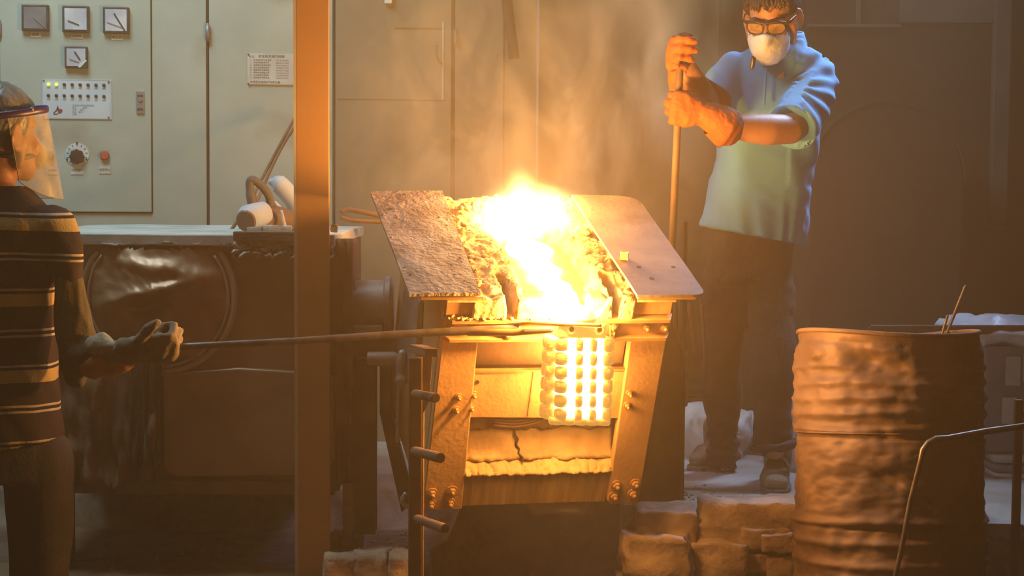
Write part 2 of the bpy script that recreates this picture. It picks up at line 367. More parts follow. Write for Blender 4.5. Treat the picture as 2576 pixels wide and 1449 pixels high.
def spline(pts, n):       # Catmull-Rom through points
    pts = [V(p) for p in pts]; q = [pts[0] * 2 - pts[1]] + pts + [pts[-1] * 2 - pts[-2]]; out = []
    for i in range(1, len(q) - 2):
        for k in range(n):
            t = k / n; a, b, c, d = q[i - 1:i + 3]
            out.append(0.5 * ((2 * b) + (c - a) * t + (2 * a - 5 * b + 4 * c - d) * t * t + (3 * b - a - 3 * c + d) * t ** 3))
    out.append(pts[-1]); return out
def struct(name, mb, m, **k):
    o = mb.build(name, m, None, **k); o['kind'] = 'structure'; return o
# ================================================================== SETTING
GZ = 0.43
fl = MB().box((0, 4.0, -0.03), (9, 9.6, 0.06)); struct('floor', fl, M['dark'])
GZL = 0.27
def gz(x, y): return lerp(GZ, GZL, (1 - smoothstep(-.22, -.14, x)) * (1 - smoothstep(5.80, 5.88, y))) + 0.012 * nz(x * 3, y * 3) + 0.007 * nz(x * 14, y * 14, 3)
def pit(x, y):
    if x < -0.27: return y < 4.42
    if x > 0.36: return y < 5.13
    return y < 5.5
def groundf():
    X0, X1, Y0, Y1 = -4.0, 4.6, 4.40, 8.9; nx, ny = 172, 90; mb = MB()
    def f(u, v):
        x, y = lerp(X0, X1, u), lerp(Y0, Y1, v); return V((x, y, gz(x, y)))
    sk = lambda u, v: pit(lerp(X0, X1, u), lerp(Y0, Y1, v))
    mb.grid(f, nx, ny, sk)
    # skirts down to the lower floor
    step = (X1 - X0) / nx; stepy = (Y1 - Y0) / ny; used = set()
    cell = lambda i, j: 0 <= i < nx and 0 <= j < ny and not sk((i + .5) / nx, (j + .5) / ny)
    for i in range(nx):
        for j in range(ny):
            if not cell(i, j): continue
            for di, dj, a, b in ((0, -1, (i, j), (i + 1, j)), (-1, 0, (i, j + 1), (i, j)), (1, 0, (i + 1, j), (i + 1, j + 1))):
                if not cell(i + di, j + dj) and j + dj < ny:
                    p, q = f(a[0] / nx, a[1] / ny), f(b[0] / nx, b[1] / ny)
                    mb.add([p, q, V((q.x, q.y, 0)), V((p.x, p.y, 0))], [(0, 1, 2, 3)])
    b = mb.build('ground', M['ground'], None, smooth=True, recalc=False); b['kind'] = 'structure'
    return b
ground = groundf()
struct('wall_back', MB().box((-1.0, 8.95, 2.4), (6.4, 0.1, 4.8)), M['wallsmoke'])
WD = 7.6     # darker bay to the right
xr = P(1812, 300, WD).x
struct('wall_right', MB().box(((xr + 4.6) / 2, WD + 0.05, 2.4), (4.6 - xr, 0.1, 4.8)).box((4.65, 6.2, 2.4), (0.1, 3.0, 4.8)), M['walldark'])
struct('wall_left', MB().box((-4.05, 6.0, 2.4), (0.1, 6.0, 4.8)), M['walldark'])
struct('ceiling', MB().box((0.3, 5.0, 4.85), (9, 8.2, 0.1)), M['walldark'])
# faint fittings of the dark bay
def wbox(x0, y0, x1, y1, Y, d):
    a, b = P(x0, y0, Y), P(x1, y1, Y); return MB().box(((a.x + b.x) / 2, Y, (a.z + b.z) / 2), (abs(b.x - a.x), d, abs(a.z - b.z)))
struct('trim_1', wbox(2504, -120, 2530, 560, WD - 0.03, 0.05), M['trimgrey'], bevel=0.006)
struct('trim_2', wbox(2380, 566, 2530, 582, WD - 0.03, 0.05), M['walldark'], bevel=0.004)
win = struct('window_1', wbox(2032, -150, 2262, 64, WD - 0.012, 0.02), M['dark'])
wbox(2030, 60, 2264, 70, WD - 0.03, 0.04).build('window_frame', M['trimgrey'], win, bevel=0.003)
wbox(2158, -150, 2164, 60, WD - 0.03, 0.03).build('mullion', M['trimgrey'], win, bevel=0.002)
struct('trim_3', wbox(2266, -150, 2500, 58, WD - 0.015, 0.03), M['trimgrey'])

# ------------------------------------------------------------------ electrical cabinets
CY = radians(6.0)
CX = V((cos(CY), sin(CY), 0)); CN = V((sin(CY), -cos(CY), 0)); CZ = V((0, 0, 1))
C0 = P(385, 300, 6.6)
def cb(px, py, out=0.0):
    return on_plane(px, py, C0, CN) + CN * out
RC = Matrix((CX, -CN, CZ)).transposed()
def cbox(mb, x0, y0, x1, y1, out, th):
    a, b = cb(x0, y0), cb(x1, y1); c = (a + b) / 2
    return mb.box(c + CN * (out - th / 2), ((b - a).dot(CX), th, abs(a.z - b.z)), RC)
def cabinet(x0, x1, label, mt, parts):
    a, b = cb(x0, 450), cb(x1, 450); a.z = b.z = GZ - 0.02
    t = thing('electrical_cabinet', (a + b) / 2 - CN * 0.3, label, 'cabinet', 'electrical cabinets along the back')
    h = 1.95; wd = (b - a).length
    MB().box((a + b) / 2 - CN * 0.30 + CZ * h / 2, (wd - 0.004, 0.6, h), RC).build('body', mt, t, bevel=0.004)
    return t
def hinge(t, px, py):
    c = cb(px, py, 0.012)
    MB().tube([c - CZ * 0.035, c - CZ * 0.026, c - CZ * 0.025, c + CZ * 0.025, c + CZ * 0.026, c + CZ * 0.035], [0.006, 0.006, 0.009, 0.009, 0.006, 0.006], 10).build('hinge', M['steelgrey'], t, smooth=True)
ca = cabinet(-420, 522, 'pale green cabinet whose door carries four square meters and an indicator panel', M['cab'], 0)
mb = MB(); cbox(mb, -8, -180, 385, 537, 0.001, 0.012); mb.build('door_gap', M['gap'], ca)
mb = MB(); cbox(mb, -3, -180, 382, 534, 0.010, 0.012); door = mb.build('door', M['cab'], ca, bevel=0.003)
mb = MB(); cbox(mb, 519, -180, 526, 580, 0.002, 0.01); mb.build('seam', M['gap'], ca)
hinge(ca, 0, 75)
def meter(x0, y0, x1, y1, face, nd, lab):
    mb = MB(); cbox(mb, x0, y0, x1, y1, 0.030, 0.022); f = mb.build('meter', M['frame'], ca, bevel=0.003, label=lab)
    w = (x1 - x0) * 0.09
    mb = MB(); cbox(mb, x0 + w, y0 + w, x1 - w, y1 - w, 0.0315, 0.004); mb.build('meter_face', face, f)
    for (ax, ay, bx, by, wd) in nd:
        p, q = cb(lerp(x0, x1, ax), lerp(y0, y1, ay), 0.0335), cb(lerp(x0, x1, bx), lerp(y0, y1, by), 0.0335)
        MB().bar(p, q, m_px(wd, 6.6), 0.0015, CN).build('needle', M['inkl'] if wd < 2.5 else M['frame'], f)
    return f
dn = [(0.17, .58, .78, .80, 2), (0.43, .25, .84, .90, 3.5)]
meter(57, 13, 126, 80, M['meterdark'], [(.45, .5, .85, .85, 2)], 'dirty dark meter')
m2 = meter(159, 16, 227, 83, M['meter'], [(.22, .57, .63, .73, 2.5)], 'pale clouded meter')
meter(261, 19, 327, 86, M['meter'], dn, 'pale meter with broad dark needle')
m4 = meter(165, 118, 223, 173, M['meter'], [(.22, .58, .62, .72, 2), (.45, .25, .68, .62, 3.5)], 'small meter with a torn face')
tri = [cb(206, 172, 0.0326), cb(221, 172, 0.0326), cb(221, 155, 0.0326)]; MB().prism(tri, CN * 0.001).build('torn_corner', M['frame'], m4)
tri = [cb(199, 171, 0.034), cb(206, 171, 0.034), cb(222, 154, 0.036), cb(219, 152, 0.036), cb(205, 160, 0.034)]; MB().prism(tri, CN * 0.001).build('paper_curl', M['paper'], m4)
def tag_label(x0, y0, x1, y1, s, mt='paper', ink='ink', k=0.62):
    mb = MB(); cbox(mb, x0, y0, x1, y1, 0.0125, 0.003); l = mb.build('label_strip', M[mt], ca)
    text('lettering', s, m_px(min((y1 - y0) * k, (x1 - x0) * .92 / len(s)), 6.6), cb((x0 + x1) / 2, (y0 + y1) / 2, 0.0125), CX, CZ, M[ink], l, 0.0006)
tag_label(77, 81.5, 105, 95, '频率', 'sheet'); tag_label(179, 86, 210, 98, '功率表', 'sheet'); tag_label(281, 88, 309, 102, '电压表', 'sheet')
tag_label(121, 418, 147, 439, '逆变启动', 'sheet', k=0.36); tag_label(179.5, 418, 210.5, 439, '功率调节', 'plate', k=0.36); tag_label(250, 418, 280, 437, '逆变停止', 'sheet', k=0.36)
# indicator panel
mb = MB(); cbox(mb, 107, 200, 282, 301, 0.014, 0.004); pn = mb.build('indicator_panel', M['plate'], ca, bevel=0.001)
for (x0, y0, x1, y1) in ((109, 297.5, 280, 299), (277.5, 202, 278.8, 297), (109, 202, 110.2, 298), (109, 201.5, 279, 202.8)):
    mb = MB(); cbox(mb, x0, y0, x1, y1, 0.0145, 0.001); mb.build('border_line', M['inkl'], pn)
for (x, y) in ((111.5, 203), (274.5, 207), (111.5, 293), (274.5, 296)):
    MB().cyl(cb(x, y, 0.013), cb(x, y, 0.0165), m_px(2.6, 6.6), n=10).build('screw', M['steelgrey'], pn)
for r in range(2):
    for k in range(8):
        x = 123.5 + k * 19.9; y = 212.5 + k * 0.35 + r * 28
        on = r == 0 and k < 2
        MB().tube([cb(x, y, 0.012), cb(x, y, 0.018), cb(x, y, 0.021)], [m_px(4.2, 6.6), m_px(4.0, 6.6), m_px(1.6, 6.6)], 12).build('indicator_lamp', M['led'] if on else M['black'], pn, label='lit yellow green lamp' if on else None)
        text('lettering', '电源过压缺相过流水压逆变保护故障'[2 * k:2 * k + 2], m_px(4.6, 6.6), cb(x, y + 9 + 1.5 * r, 0.0145), CX, CZ, M['inkl'], pn, 0.0004)
mb = MB(); mb.prism([cb(135 + a, 278 + b, 0.0145) for a, b in ((0, 8), (4, 2), (8, -1), (12, 4), (15, -3), (21, -3.5), (24, 0), (22, 5), (17, 8), (13, 7), (10, 11), (3, 11))], CN * 0.0006)
mb.build('printed_mark', M['redink'], pn)
MB().prism([cb(142.5, 278, 0.0151), cb(147, 264.5, 0.0151), cb(150.5, 277, 0.0151)], CN * 0.0006).build('printed_mark', M['frame'], pn)
MB().prism([cb(139, 286, 0.0151), cb(144, 281, 0.0151), cb(148, 283, 0.0151), cb(145, 287, 0.0151)], CN * 0.0006).build('printed_mark', M['plate'], pn)
for i, (s, y) in enumerate((('可控硅中频电源控制柜', 266), ('型号          额定', 271.5), ('功率     频率', 277), ('电压   编号', 282.5), ('日期', 288))):
    text('lettering', s, m_px(5.4, 6.6), cb(183, y, 0.0145), CX, CZ, M['inkl'], pn, 0.0004, 'LEFT')
# latch
mb = MB(); cbox(mb, 344, 229, 364, 287, 0.016, 0.008); la = mb.build('door_latch', M['steelgrey'], ca, bevel=0.002)
for y in (241, 275):
    mb = MB(); cbox(mb, 347, y - 2, 361, y + 2, 0.018, 0.003); mb.build('latch_slot', M['frame'], la)
MB().cyl(cb(354, 250, 0.014), cb(354, 250, 0.021), m_px(6, 6.6), n=16).build('lock', M['steelgrey'], la)
# push buttons and dial
for x, y, mt in ((125, 391, 'green'), (264.5, 391, 'red')):
    b = MB().tube([cb(x, y, 0.009), cb(x, y, 0.024), cb(x, y, 0.026)], [m_px(10.5, 6.6), m_px(10.5, 6.6), m_px(9, 6.6)], 20).build('push_button', M[mt], ca, smooth=True, autosm=40, label=mt + ' push button')
    MB().cyl(cb(x, y, 0.008), cb(x, y, 0.017), m_px(11.5, 6.6), n=20).build('button_collar', M['black'], b)
dl = MB().cyl(cb(195, 389, 0.008), cb(195, 389, 0.013), m_px(29, 6.6), n=32).build('dial_plate', M['paper'], ca)
for k in range(11):
    a = radians(225 - k * 27)
    p = cb(195 + 22 * cos(a), 389 - 22 * sin(a), 0.0136); q = cb(195 + 27 * cos(a), 389 - 27 * sin(a), 0.0136)
    MB().bar(p, q, m_px(1.6, 6.6), 0.001, CN).build('tick_mark', M['ink'], dl)
for dx, dy in ((0, -29), (-25, 12), (24, 12)):
    MB().cyl(cb(195 + dx, 389 + dy, 0.012), cb(195 + dx, 389 + dy, 0.0155), m_px(2.4, 6.6), n=8).build('screw', M['black'], dl)
rr = []
for d, r in ((0.012, 18), (0.030, 18), (0.036, 16), (0.038, 10)):
    rr.append([cb(195.5 + r * (1 + .06 * cos(8 * t)) * cos(t), 395 - (d - .012) * 60 + r * (1 + .06 * cos(8 * t)) * sin(t), d) for t in [2 * pi * j / 48 for j in range(48)]])
MB().rings(rr).build('knob', M['brownplastic'], dl, smooth=True, autosm=40)
# second cabinet with name plate, third and fourth behind the smoke
cc = cabinet(525, 838, 'pale green cabinet with the white printed instruction plate on its door', M['cab'], 0)
hinge(cc, 523, 82)
mb = MB(); cbox(mb, 622, 134, 744, 214, 0.006, 0.005); pl = mb.build('instruction_plate', M['sheet'], cc, bevel=0.001)
for x, y in ((625, 137), (625, 211)): MB().cyl(cb(x, y, 0.005), cb(x, y, 0.009), m_px(2.2, 6.6), n=8).build('screw', M['frame'], pl)
text('lettering', '安全技术操作规程', m_px(8.2, 6.6), cb(650, 142.3, 0.006), CX, CZ, M['ink'], pl, 0.0005, 'LEFT')
text('lettering', 'KG', m_px(9, 6.6), cb(627.5, 143, 0.006), CX, CZ, M['ink'], pl, 0.0005, 'LEFT')
rows = ['一、开机前检查水压电源', '二、先合控制电源开关', '三、启动前功率调到零位', '四、按下启动按钮观察', '五、缓慢调节功率旋钮', '六、停机时先降低功率', '七、出现故障立即停机', '八、保持柜内干燥清洁']
for i, s in enumerate(rows):
    text('lettering', s, m_px(4.9, 6.6), cb(628, 151.5 + i * 6.3, 0.006), CX, CZ, M['ink'], pl, 0.0005, 'LEFT')
    text('lettering', rows[(i + 3) % 8][2:9], m_px(4.6, 6.6), cb(694, 153 + i * 6.3, 0.006), CX, CZ, M['inkl'], pl, 0.0005, 'LEFT')
text('lettering', '中频感应熔炼炉电源设备', m_px(7.0, 6.6), cb(628, 207, 0.006), CX, CZ, M['ink'], pl, 0.0005, 'LEFT')
for x, y in ((560, 190), (428, 418), (436, 445), (545, 402)):
    pass
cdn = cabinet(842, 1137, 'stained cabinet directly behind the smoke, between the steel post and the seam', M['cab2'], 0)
mb = MB(); cbox(mb, 1136, -180, 1141, 560, 0.002, 0.01); mb.build('seam', M['gap'], cdn)
mb = MB(); cbox(mb, 848, 248, 1120, 251, 0.003, 0.004); mb.build('weld_line', M['cab'], cdn)
mb = MB(); cbox(mb, 992, 68, 1112, 72, 0.004, 0.004); mb.build('weld_line', M['rust'], cdn)
mb = MB(); cbox(mb, 1112, 55, 1116, 250, 0.003, 0.004); mb.build('weld_line', M['cab'], cdn)
hc = [cb(1100, 115, 0.02), cb(1098, 130, 0.02), cb(1102, 152, 0.02), cb(1112, 163, 0.02)]; MB().tube(spline(hc, 4), 0.004, 8).build('handle', M['rust'], cdn)
mb = MB(); cbox(mb, 967, -20, 986, 10, 0.02, 0.02); mb.build('bracket', M['paper'], cdn, bevel=0.003)
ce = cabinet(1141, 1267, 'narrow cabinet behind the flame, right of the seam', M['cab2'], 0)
MB().tube([cb(1146, 75, 0.012), cb(1146, 110, 0.012)], 0.007, 8).build('hinge', M['steelgrey'], ce)
# blue-grey column panel and hanging hose
a, b = P(1270, 0, 6.95), P(1357, 0, 6.95)
t = thing('steel_column', ((a.x + b.x) / 2, 6.95, GZ), 'blue grey steel column behind the flame, right of the cabinets', 'column')
MB().box(((a.x + b.x) / 2, 7.0, (GZ + 4.8) / 2), (b.x - a.x, 0.1, 4.8 - GZ)).build('web', M['bluegrey'], t, bevel=0.004)
MB().box((b.x - 0.006, 6.97, (GZ + 4.8) / 2), (0.012, 0.14, 4.8 - GZ)).build('flange', M['bluegrey'], t, bevel=0.002)
hp = spline([P(1262, -260, 6.5), P(1266, -120, 6.5), P(1275, 0, 6.5), P(1283, 70, 6.48), P(1290, 120, 6.46), P(1293, 148, 6.46)], 5)
t = thing('hanging_hose', hp[0], 'dark ribbed hose hanging down behind the flame in front of the blue grey column', 'hose')
MB().tube(hp, [0.019 + 0.0015 * (i % 2) for i in range(len(hp))], 12).build('hose', M['dark'], t, smooth=True)
# round-topped machine housing in the dark bay
pc = P(2205, 455, 7.2); rad = m_px(190, 7.2)
poly = [V((pc.x + rad * cos(a), 7.0, pc.z + rad * sin(a))) for a in [radians(x) for x in range(0, 181, 9)]] + [V((pc.x - rad, 7.0, GZ)), V((pc.x + rad, 7.0, GZ))]
t = thing('machine_housing', (pc.x, 7.2, GZ), 'dark round topped machine housing in the shadow behind the blue shirted man', 'machine')
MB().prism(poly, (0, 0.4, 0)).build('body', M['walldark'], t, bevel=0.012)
MB().tube([V((pc.x + (rad + .004) * cos(radians(x)), 6.995, pc.z + (rad + .004) * sin(radians(x)))) for x in range(0, 181, 6)], 0.008, 8).build('rim', M['walldark'], t, smooth=True)
# ================================================================== TILTED FURNACE
def rotm(yaw, tilt, rl):
    return Matrix.Rotation(yaw, 4, 'Z') @ Matrix.Rotation(rl, 4, 'Y') @ Matrix.Rotation(tilt, 4, 'X')
FM = Matrix.Translation((0.058, 4.902, 0.52)) @ rotm(0.253, 0.405, 0.009)
fu = thing('tilting_furnace', None, 'orange lit tilted furnace pouring molten metal over its front lip', 'furnace', mtx=FM)
L = lambda u, v, w: FM @ V((u, v, w))
LB = lambda: MB(FM)
RB = FM.to_3x3()
LB().box((0, 0.33, 0.32), (0.60, 0.50, 0.62)).build('body', M['furndark'], fu, bevel=0.01)
LB().box((-0.307, 0.31, 0.33), (0.012, 0.56, 0.66)).build('side_plate', M['furn'], fu, bevel=0.003)
LB().box((0.307, 0.31, 0.33), (0.012, 0.56, 0.66)).build('side_plate', M['furn'], fu, bevel=0.003)
def column(u0, u1, u2, u3):   # bottom u0..u1, top u2..u3
    mb = LB().prism([(u0, -0.012, 0.012), (u0 + .012, -0.012, 0.0), (u1, -0.012, 0.0), (u3, -0.012, 0.545), (u2, -0.012, 0.545)], (0, 0.03, 0))
    return mb.build('corner_column', M['furn'], fu, bevel=0.003)
column(-0.316, -0.203, -0.312, -0.214); column(0.222, 0.316, 0.212, 0.316)
LB().prism([(-.203, .002, .0), (.222, .002, .0), (.222, .002, .105), (-.203, .002, .112)], (0, 0.05, 0)).build('bottom_slab', M['streak'], fu, bevel=0.004, disp=None)
def crust_strip(name, u0, u1, w0, w1, v0, v1, mt, amp, seed, sc=30, nu=60, nw=10):
    def f(a, b):
        u, w = lerp(u0, u1, a), lerp(w0, w1, b)
        v = lerp(v0, v1, b) - amp * noise.fractal(V((u * sc, w * sc, seed)), .6, 2, 4)
        return V((u, v, w + amp * .6 * nz(u * sc, seed)))
    return LB().grid(f, nu, nw).build(name, mt, fu, smooth=True, solid=0.012)
crust_strip('lip_crust', -.205, .224, .108, .140, -.012, .03, M['concrete'], .008, 3, 60, 110, 8)
crust_strip('refractory_ledge', -.205, .224, .138, .235, .02, .075, M['concrete'], .010, 8, 14)
crust_strip('lower_lining', -.205, .224, .222, .295, .06, .05, M['furndark'], .016, 5, 16)
cr = [(-.062, .055, .222), (-.060, .044, .205), (-.052, .040, .195), (-.056, .034, .180), (-.048, .030, .168), (-.050, .022, .158), (-.040, .015, .150), (-.036, .004, .140)]
LB().tube(cr, [.0015, .003, .0035, .003, .004, .0035, .004, .002], 6, flat=1.0).build('crack', M['gap'], fu)
for k in range(4):
    pts = [(lerp(-.13, .03, i / 10), .036 - .001 * k, .272 - .0085 * k - .016 * sin(pi * i / 10) + .01 * i / 10 * 2) for i in range(11)]
    LB().tube(pts, .0035, 6).build('lining_fold', M['furndark'], fu, smooth=True)
for k, (u, w) in enumerate(((.05, .262), (.085, .255), (.125, .262))): LB().rock((u, .04, w), (.05, .03, .022), cuts=2, seed=k, sc=20).build('refractory_lump', M['furndark'], fu, smooth=True)
LB().prism([(-.213, -.002, .292), (.222, -.002, .280), (.222, -.002, .43), (-.213, -.002, .437)], (0, 0.012, 0)).build('middle_plate', M['furn'], fu, bevel=0.002)
LB().box((-.045, -.003, .365), (.004, .003, .14)).build('weld_seam', M['bolt'], fu)
LB().box((.0, .055, .49), (.44, .02, .12)).build('upper_recess', M['furndark'], fu)
LB().box((-.0, .002, .437), (.43, .014, .006)).build('plate_edge', M['bolt'], fu)
# cross beam: channel with two flanges
LB().box((0.0, -.012, .578), (.632, .012, .056)).build('beam_web', M['furn'], fu, bevel=0.002)
for w_, ext in ((.608, .045), (.549, .038)):
    LB().prism([(-.316, -.006, w_ + .006), (.322, -.006, w_ + .006), (.306, -ext, w_ + .006), (-.300, -ext, w_ + .006)], (0, 0, -.012)).build('beam_flange', M['bolt'], fu, bevel=0.002)
def bolt(u, w, v=-.012, r=.011):
    b = LB().cyl((u, v, w), (u, v - .004, w), r * 1.45, n=18).build('bolt', M['bolt'], fu)
    LB().cyl((u, v - .004, w), (u, v - .013, w), r, n=6).build('nut', M['bolt'], b, bevel=0.001)
    LB().tube([(u, v - .013, w), (u, v - .021, w), (u, v - .023, w)], [r * .5, r * .5, r * .3], 10).build('thread', M['bolt'], b)
for u, w in ((-.294, .058), (-.238, .064), (-.294, .022), (-.240, .024), (.240, .066), (.296, .070), (.238, .030), (.294, .036)): bolt(u, w)
for u, w in ((-.292, .579), (-.232, .579), (.248, .579), (.300, .579)): bolt(u, w, -.018, .010)
for u, w, v in ((-.250, .366, -.012), (-.206, .366, -.002), (-.252, .325, -.012), (-.208, .325, -.002), (.234, .368, -.012), (.232, .330, -.012)): bolt(u, w, v, .007)
LB().cyl((-.20, -.004, .404), (-.20, .0, .404), .006, n=10).build('hole', M['gap'], fu)
# beam end blocks under the plates
for u0, u1 in ((-.315, -.20), (.205, .312)):
    LB().box(((u0 + u1) / 2, .0, .645), (u1 - u0, .05, .052)).build('angle_block', M['bolt'], fu, bevel=0.003)
    LB().box(((u0 + u1) / 2, -.012, .668), (u1 - u0 + .004, .06, .006)).build('angle_ledge', M['furn'], fu, bevel=0.001)
# top cover plates
def sheet(u0f, u1f, v0, v1, w, th, cr_, name, mt, wob=0.0, seed=0, tilt=0.0):
    pts = []
    c = [(u0f(v0), v0), (u1f(v0), v0), (u1f(v1), v1), (u0f(v1), v1)]
    for i in range(4):
        a, b, d = V(c[i - 1]), V(c[i]), V(c[(i + 1) % 4]); r = cr_[i]
        if r < .002: pts.append(b); continue
        p, q = b + (a - b).normalized() * r, b + (d - b).normalized() * r
        for k in range(7):
            t = k / 6; pts.append(p * (1 - t) ** 2 + b * 2 * t * (1 - t) + q * t * t)
    W = lambda p: w + tilt * (p.x - u0f(v0)) + wob * nz(p.x * 9, p.y * 7, seed)
    # fill as a grid clipped to the outline is needless: dense triangulation through bmesh
    b = bmesh.new(); vs = [b.verts.new((p.x, p.y, W(p))) for p in pts]; b.faces.new(vs)
    bmesh.ops.triangulate(b, faces=b.faces[:]); bmesh.ops.subdivide_edges(b, edges=b.edges[:], cuts=6, use_grid_fill=True)
    for v in b.verts: v.co.z = W(v.co)
    mb = LB(); b.verts.index_update(); mb.add([v.co.copy() for v in b.verts], [tuple(v.index for v in f.verts) for f in b.faces]); b.free()
    return mb.build(name, mt, fu, solid=th, label=None)
cl = sheet(lambda v: -.424, lambda v: lerp(-.238, -.212, (v + .07) / .66), -.068, .588, .700, .009, (0, 0, 0, .01), 'cover_plate', M['plateL'], .004, 3, 0.02)
cl['label'] = 'crusted cover plate on the left of the flame'
def crust_bits(u0, u1, v0, v1, w, n, smin, smax, seed, mt, name):
    rnd = random.Random(seed); mb = LB()
    for k in range(n):
        u, v = rnd.uniform(u0, u1), rnd.uniform(v0, v1); s = smin + (smax - smin) * rnd.random() ** 3
        mb.rock((u, v, w(u, v) + s * .1), (s, s * rnd.uniform(.7, 1.4), s * .6), Matrix.Rotation(rnd.uniform(0, 3), 3, 'Z') @ Matrix.Rotation(rnd.uniform(-.5, .5), 3, 'X'), cuts=1, seed=k, sc=60, amt=.35, rnd=.85)
    o = mb.build(name, mt, fu, smooth=True); o['kind'] = 'stuff'; return o
crust_bits(-.42, -.23, .0, .58, lambda u, v: .7035 + .02 * (u + .424), 150, .002, .008, 5, M['plateL'], 'crust')
crp = sheet(lambda v: lerp(.190, .182, (v + .07) / .66), lambda v: .385, -.068, .588, .697, .008, (0, .035, .075, 0), 'cover_plate', M['plateR'], .002, 9, 0.0)
crp['label'] = 'smooth cover plate right of the flame'
LB().box((.275, -.058, .690), (.165, .02, .008)).build('plate_edge_bar', M['bolt'], fu, bevel=0.002)
LB().box((-.31, -.058, .690), (.17, .02, .008)).build('plate_edge_bar', M['bolt'], fu, bevel=0.002)
for u, v in ((.30, .38), (.245, .10), (.345, .10), (.26, .03), (-.385, .46)): LB().cyl((u, v, .698), (u, v, .7016 if u > 0 else .7062), .007, n=12).build('bolt_hole', M['gap'], fu)
# refractory bed with pouring channel
def bedw(u, v):
    h = .676 + .010 * noise.fractal(V((u * 16, v * 16, 1)), .6, 2, 5) + .006 * nz(u * 45, v * 45)
    ch = 1 - smoothstep(.075, .125, abs(u - .012 - .05 * max(0, v - .1)))
    h -= ch * .060 * (1 - smoothstep(.30, .42, v))
    for su, vv in ((-.142, .11), (.150, .11)):
        h -= .115 * (1 - smoothstep(.008, .017, abs(u - su))) * (1 - smoothstep(vv - .02, vv + .01, v))
    h -= .05 * (1 - smoothstep(.07, .11, math.hypot(u - .0, v - .34)))
    h += .014 * smoothstep(.45, .6, v)
    return h
LB().grid(lambda a, b: V((lerp(-.245, .20, a), lerp(-.035, .588, b), bedw(lerp(-.245, .20, a), lerp(-.035, .588, b)))), 110, 120).build('refractory_bed', M['refrac'], fu, smooth=True)
LB().grid(lambda a, b: V((lerp(-.245, .20, a), -.035 - .004 * nz(a * 30, b * 8), lerp(.606, bedw(lerp(-.245, .20, a), -.035), b))), 80, 5).build('spout_front', M['refrac'], fu, smooth=True, solid=.01)
for u0, u1, h in ((-.115, -.040, .062), (.078, .128, .060)):
    LB().rock(((u0 + u1) / 2, .0, .606 + h / 2), (u1 - u0, .05, h), cuts=3, amt=.05, seed=int(u0 * 100), sc=18, rnd=.12).build('spout_block', M['refrac'], fu, smooth=True)
crust_bits(-.24, .19, .02, .58, bedw, 520, .004, .020, 11, M['refrac'], 'slag_crumbs')
crust_bits(-.31, .0, -.045, -.015, lambda u, v: .616, 150, .004, .011, 12, M['concrete'], 'slag_crumbs')
# molten pool and stream
pool = LB().grid(lambda a, b: V((.07 * b * cos(2 * pi * a), .34 + .07 * b * sin(2 * pi * a), .636)), 24, 3).build('molten_pool', M['molten'], fu)
v0_ = lambda t: lerp(.34, -.045, t)
def strm(a, b):
    t = b; u = lerp(-.005, .02, t) + (a - .5) * lerp(.085, .105, t) * (1 + .5 * nz(v0_(t) * 22, a > .5, 2)); v = lerp(.34, -.045, t)
    return V((u, v, lerp(.646, .632, t) + .006 * nz(u * 30, v * 30) + .004 * (1 - (2 * a - 1) ** 2)))
LB().grid(strm, 10, 24).build('molten_stream', M['molten'], fu, smooth=True)
# trunnion, bracket and left side frame
LB().prism([(-.33, .18, .25), (-.33, .24, .52), (-.33, .34, .60), (-.33, .44, .55), (-.33, .48, .25)], (.02, 0, 0)).build('trunnion_bracket', M['steelgrey'], fu, bevel=0.006)
LB().rock((.10, .10, -.025), (.17, .16, .07), cuts=4, amt=.14, seed=4, sc=14, rnd=.5).build('lining_blanket', M['sack'], fu, smooth=True, label='white fibre blanket hanging under the furnace')
# slag lump lying on the right plate
lp = L(.215, .145, .712)
t = MB().rock(lp, (.022, .022, .026), cuts=2, seed=2, sc=60, amt=.25).build('slag_lump', M['bolt'], None); props(t, 'small orange slag lump lying on the smooth plate right of the flame', 'slag')
# tongs lying on the plate, handles showing on the left
t = thing('tongs', P(940, 540, 5.6), 'dark tongs whose two handles stick out left from behind the crusted plate', 'tongs')
MB().limb(spline([P(862, 531, 5.60), P(880, 527, 5.6), P(930, 536, 5.6), P(1010, 552, 5.62)], 4), [.009] * 13, 8).build('handle', M['rust'], t, smooth=True)
MB().limb(spline([P(862, 547, 5.60), P(885, 553, 5.6), P(930, 556, 5.6), P(1010, 558, 5.62)], 4), [.008] * 13, 8).build('handle', M['rust'], t, smooth=True)
# ------------------------------------------------------------------ stand that carries the furnace
st = thing('furnace_stand', (0.05, 5.3, 0.0), 'dark steel stand with side plates and hinge shaft carrying the tilted furnace', 'stand')
a, b = P(1612, 850, 5.1), P(1718, 1262, 5.3)
MB().prism([P(1600, 800, 5.35), P(1690, 800, 5.35), P(1718, 900, 5.35), P(1718, 1262, 5.35), P(1590, 1262, 5.35)], (0, .04, 0)).build('side_plate', M['darkrust'], st, bevel=0.004)
MB().box((P(1715, 1000, 5.37).x, 5.37, (GZ + 1.0) / 2 + .1), (.012, .10, 1.0)).build('side_flange', M['darkrust'], st, bevel=0.002)
def pbox(mb, x0, y0, x1, y1, Y, d):
    a, b = P(x0, y0, Y), P(x1, y1, Y); return mb.box(((a.x + b.x) / 2, Y + d / 2, (a.z + b.z) / 2), (abs(b.x - a.x), d, abs(a.z - b.z)))
pbox(MB(), 886, 905, 944, 1345, 5.15, .07).build('column', M['darkrust'], st, bevel=0.004)
MB().prism([P(955, 905, 5.25), P(983, 905, 5.25), P(983, 1030, 5.25), P(1040, 1260, 5.25), P(1010, 1290, 5.25), P(955, 1040, 5.25)], (0, .05, 0)).build('brace', M['darkrust'], st, bevel=0.003)
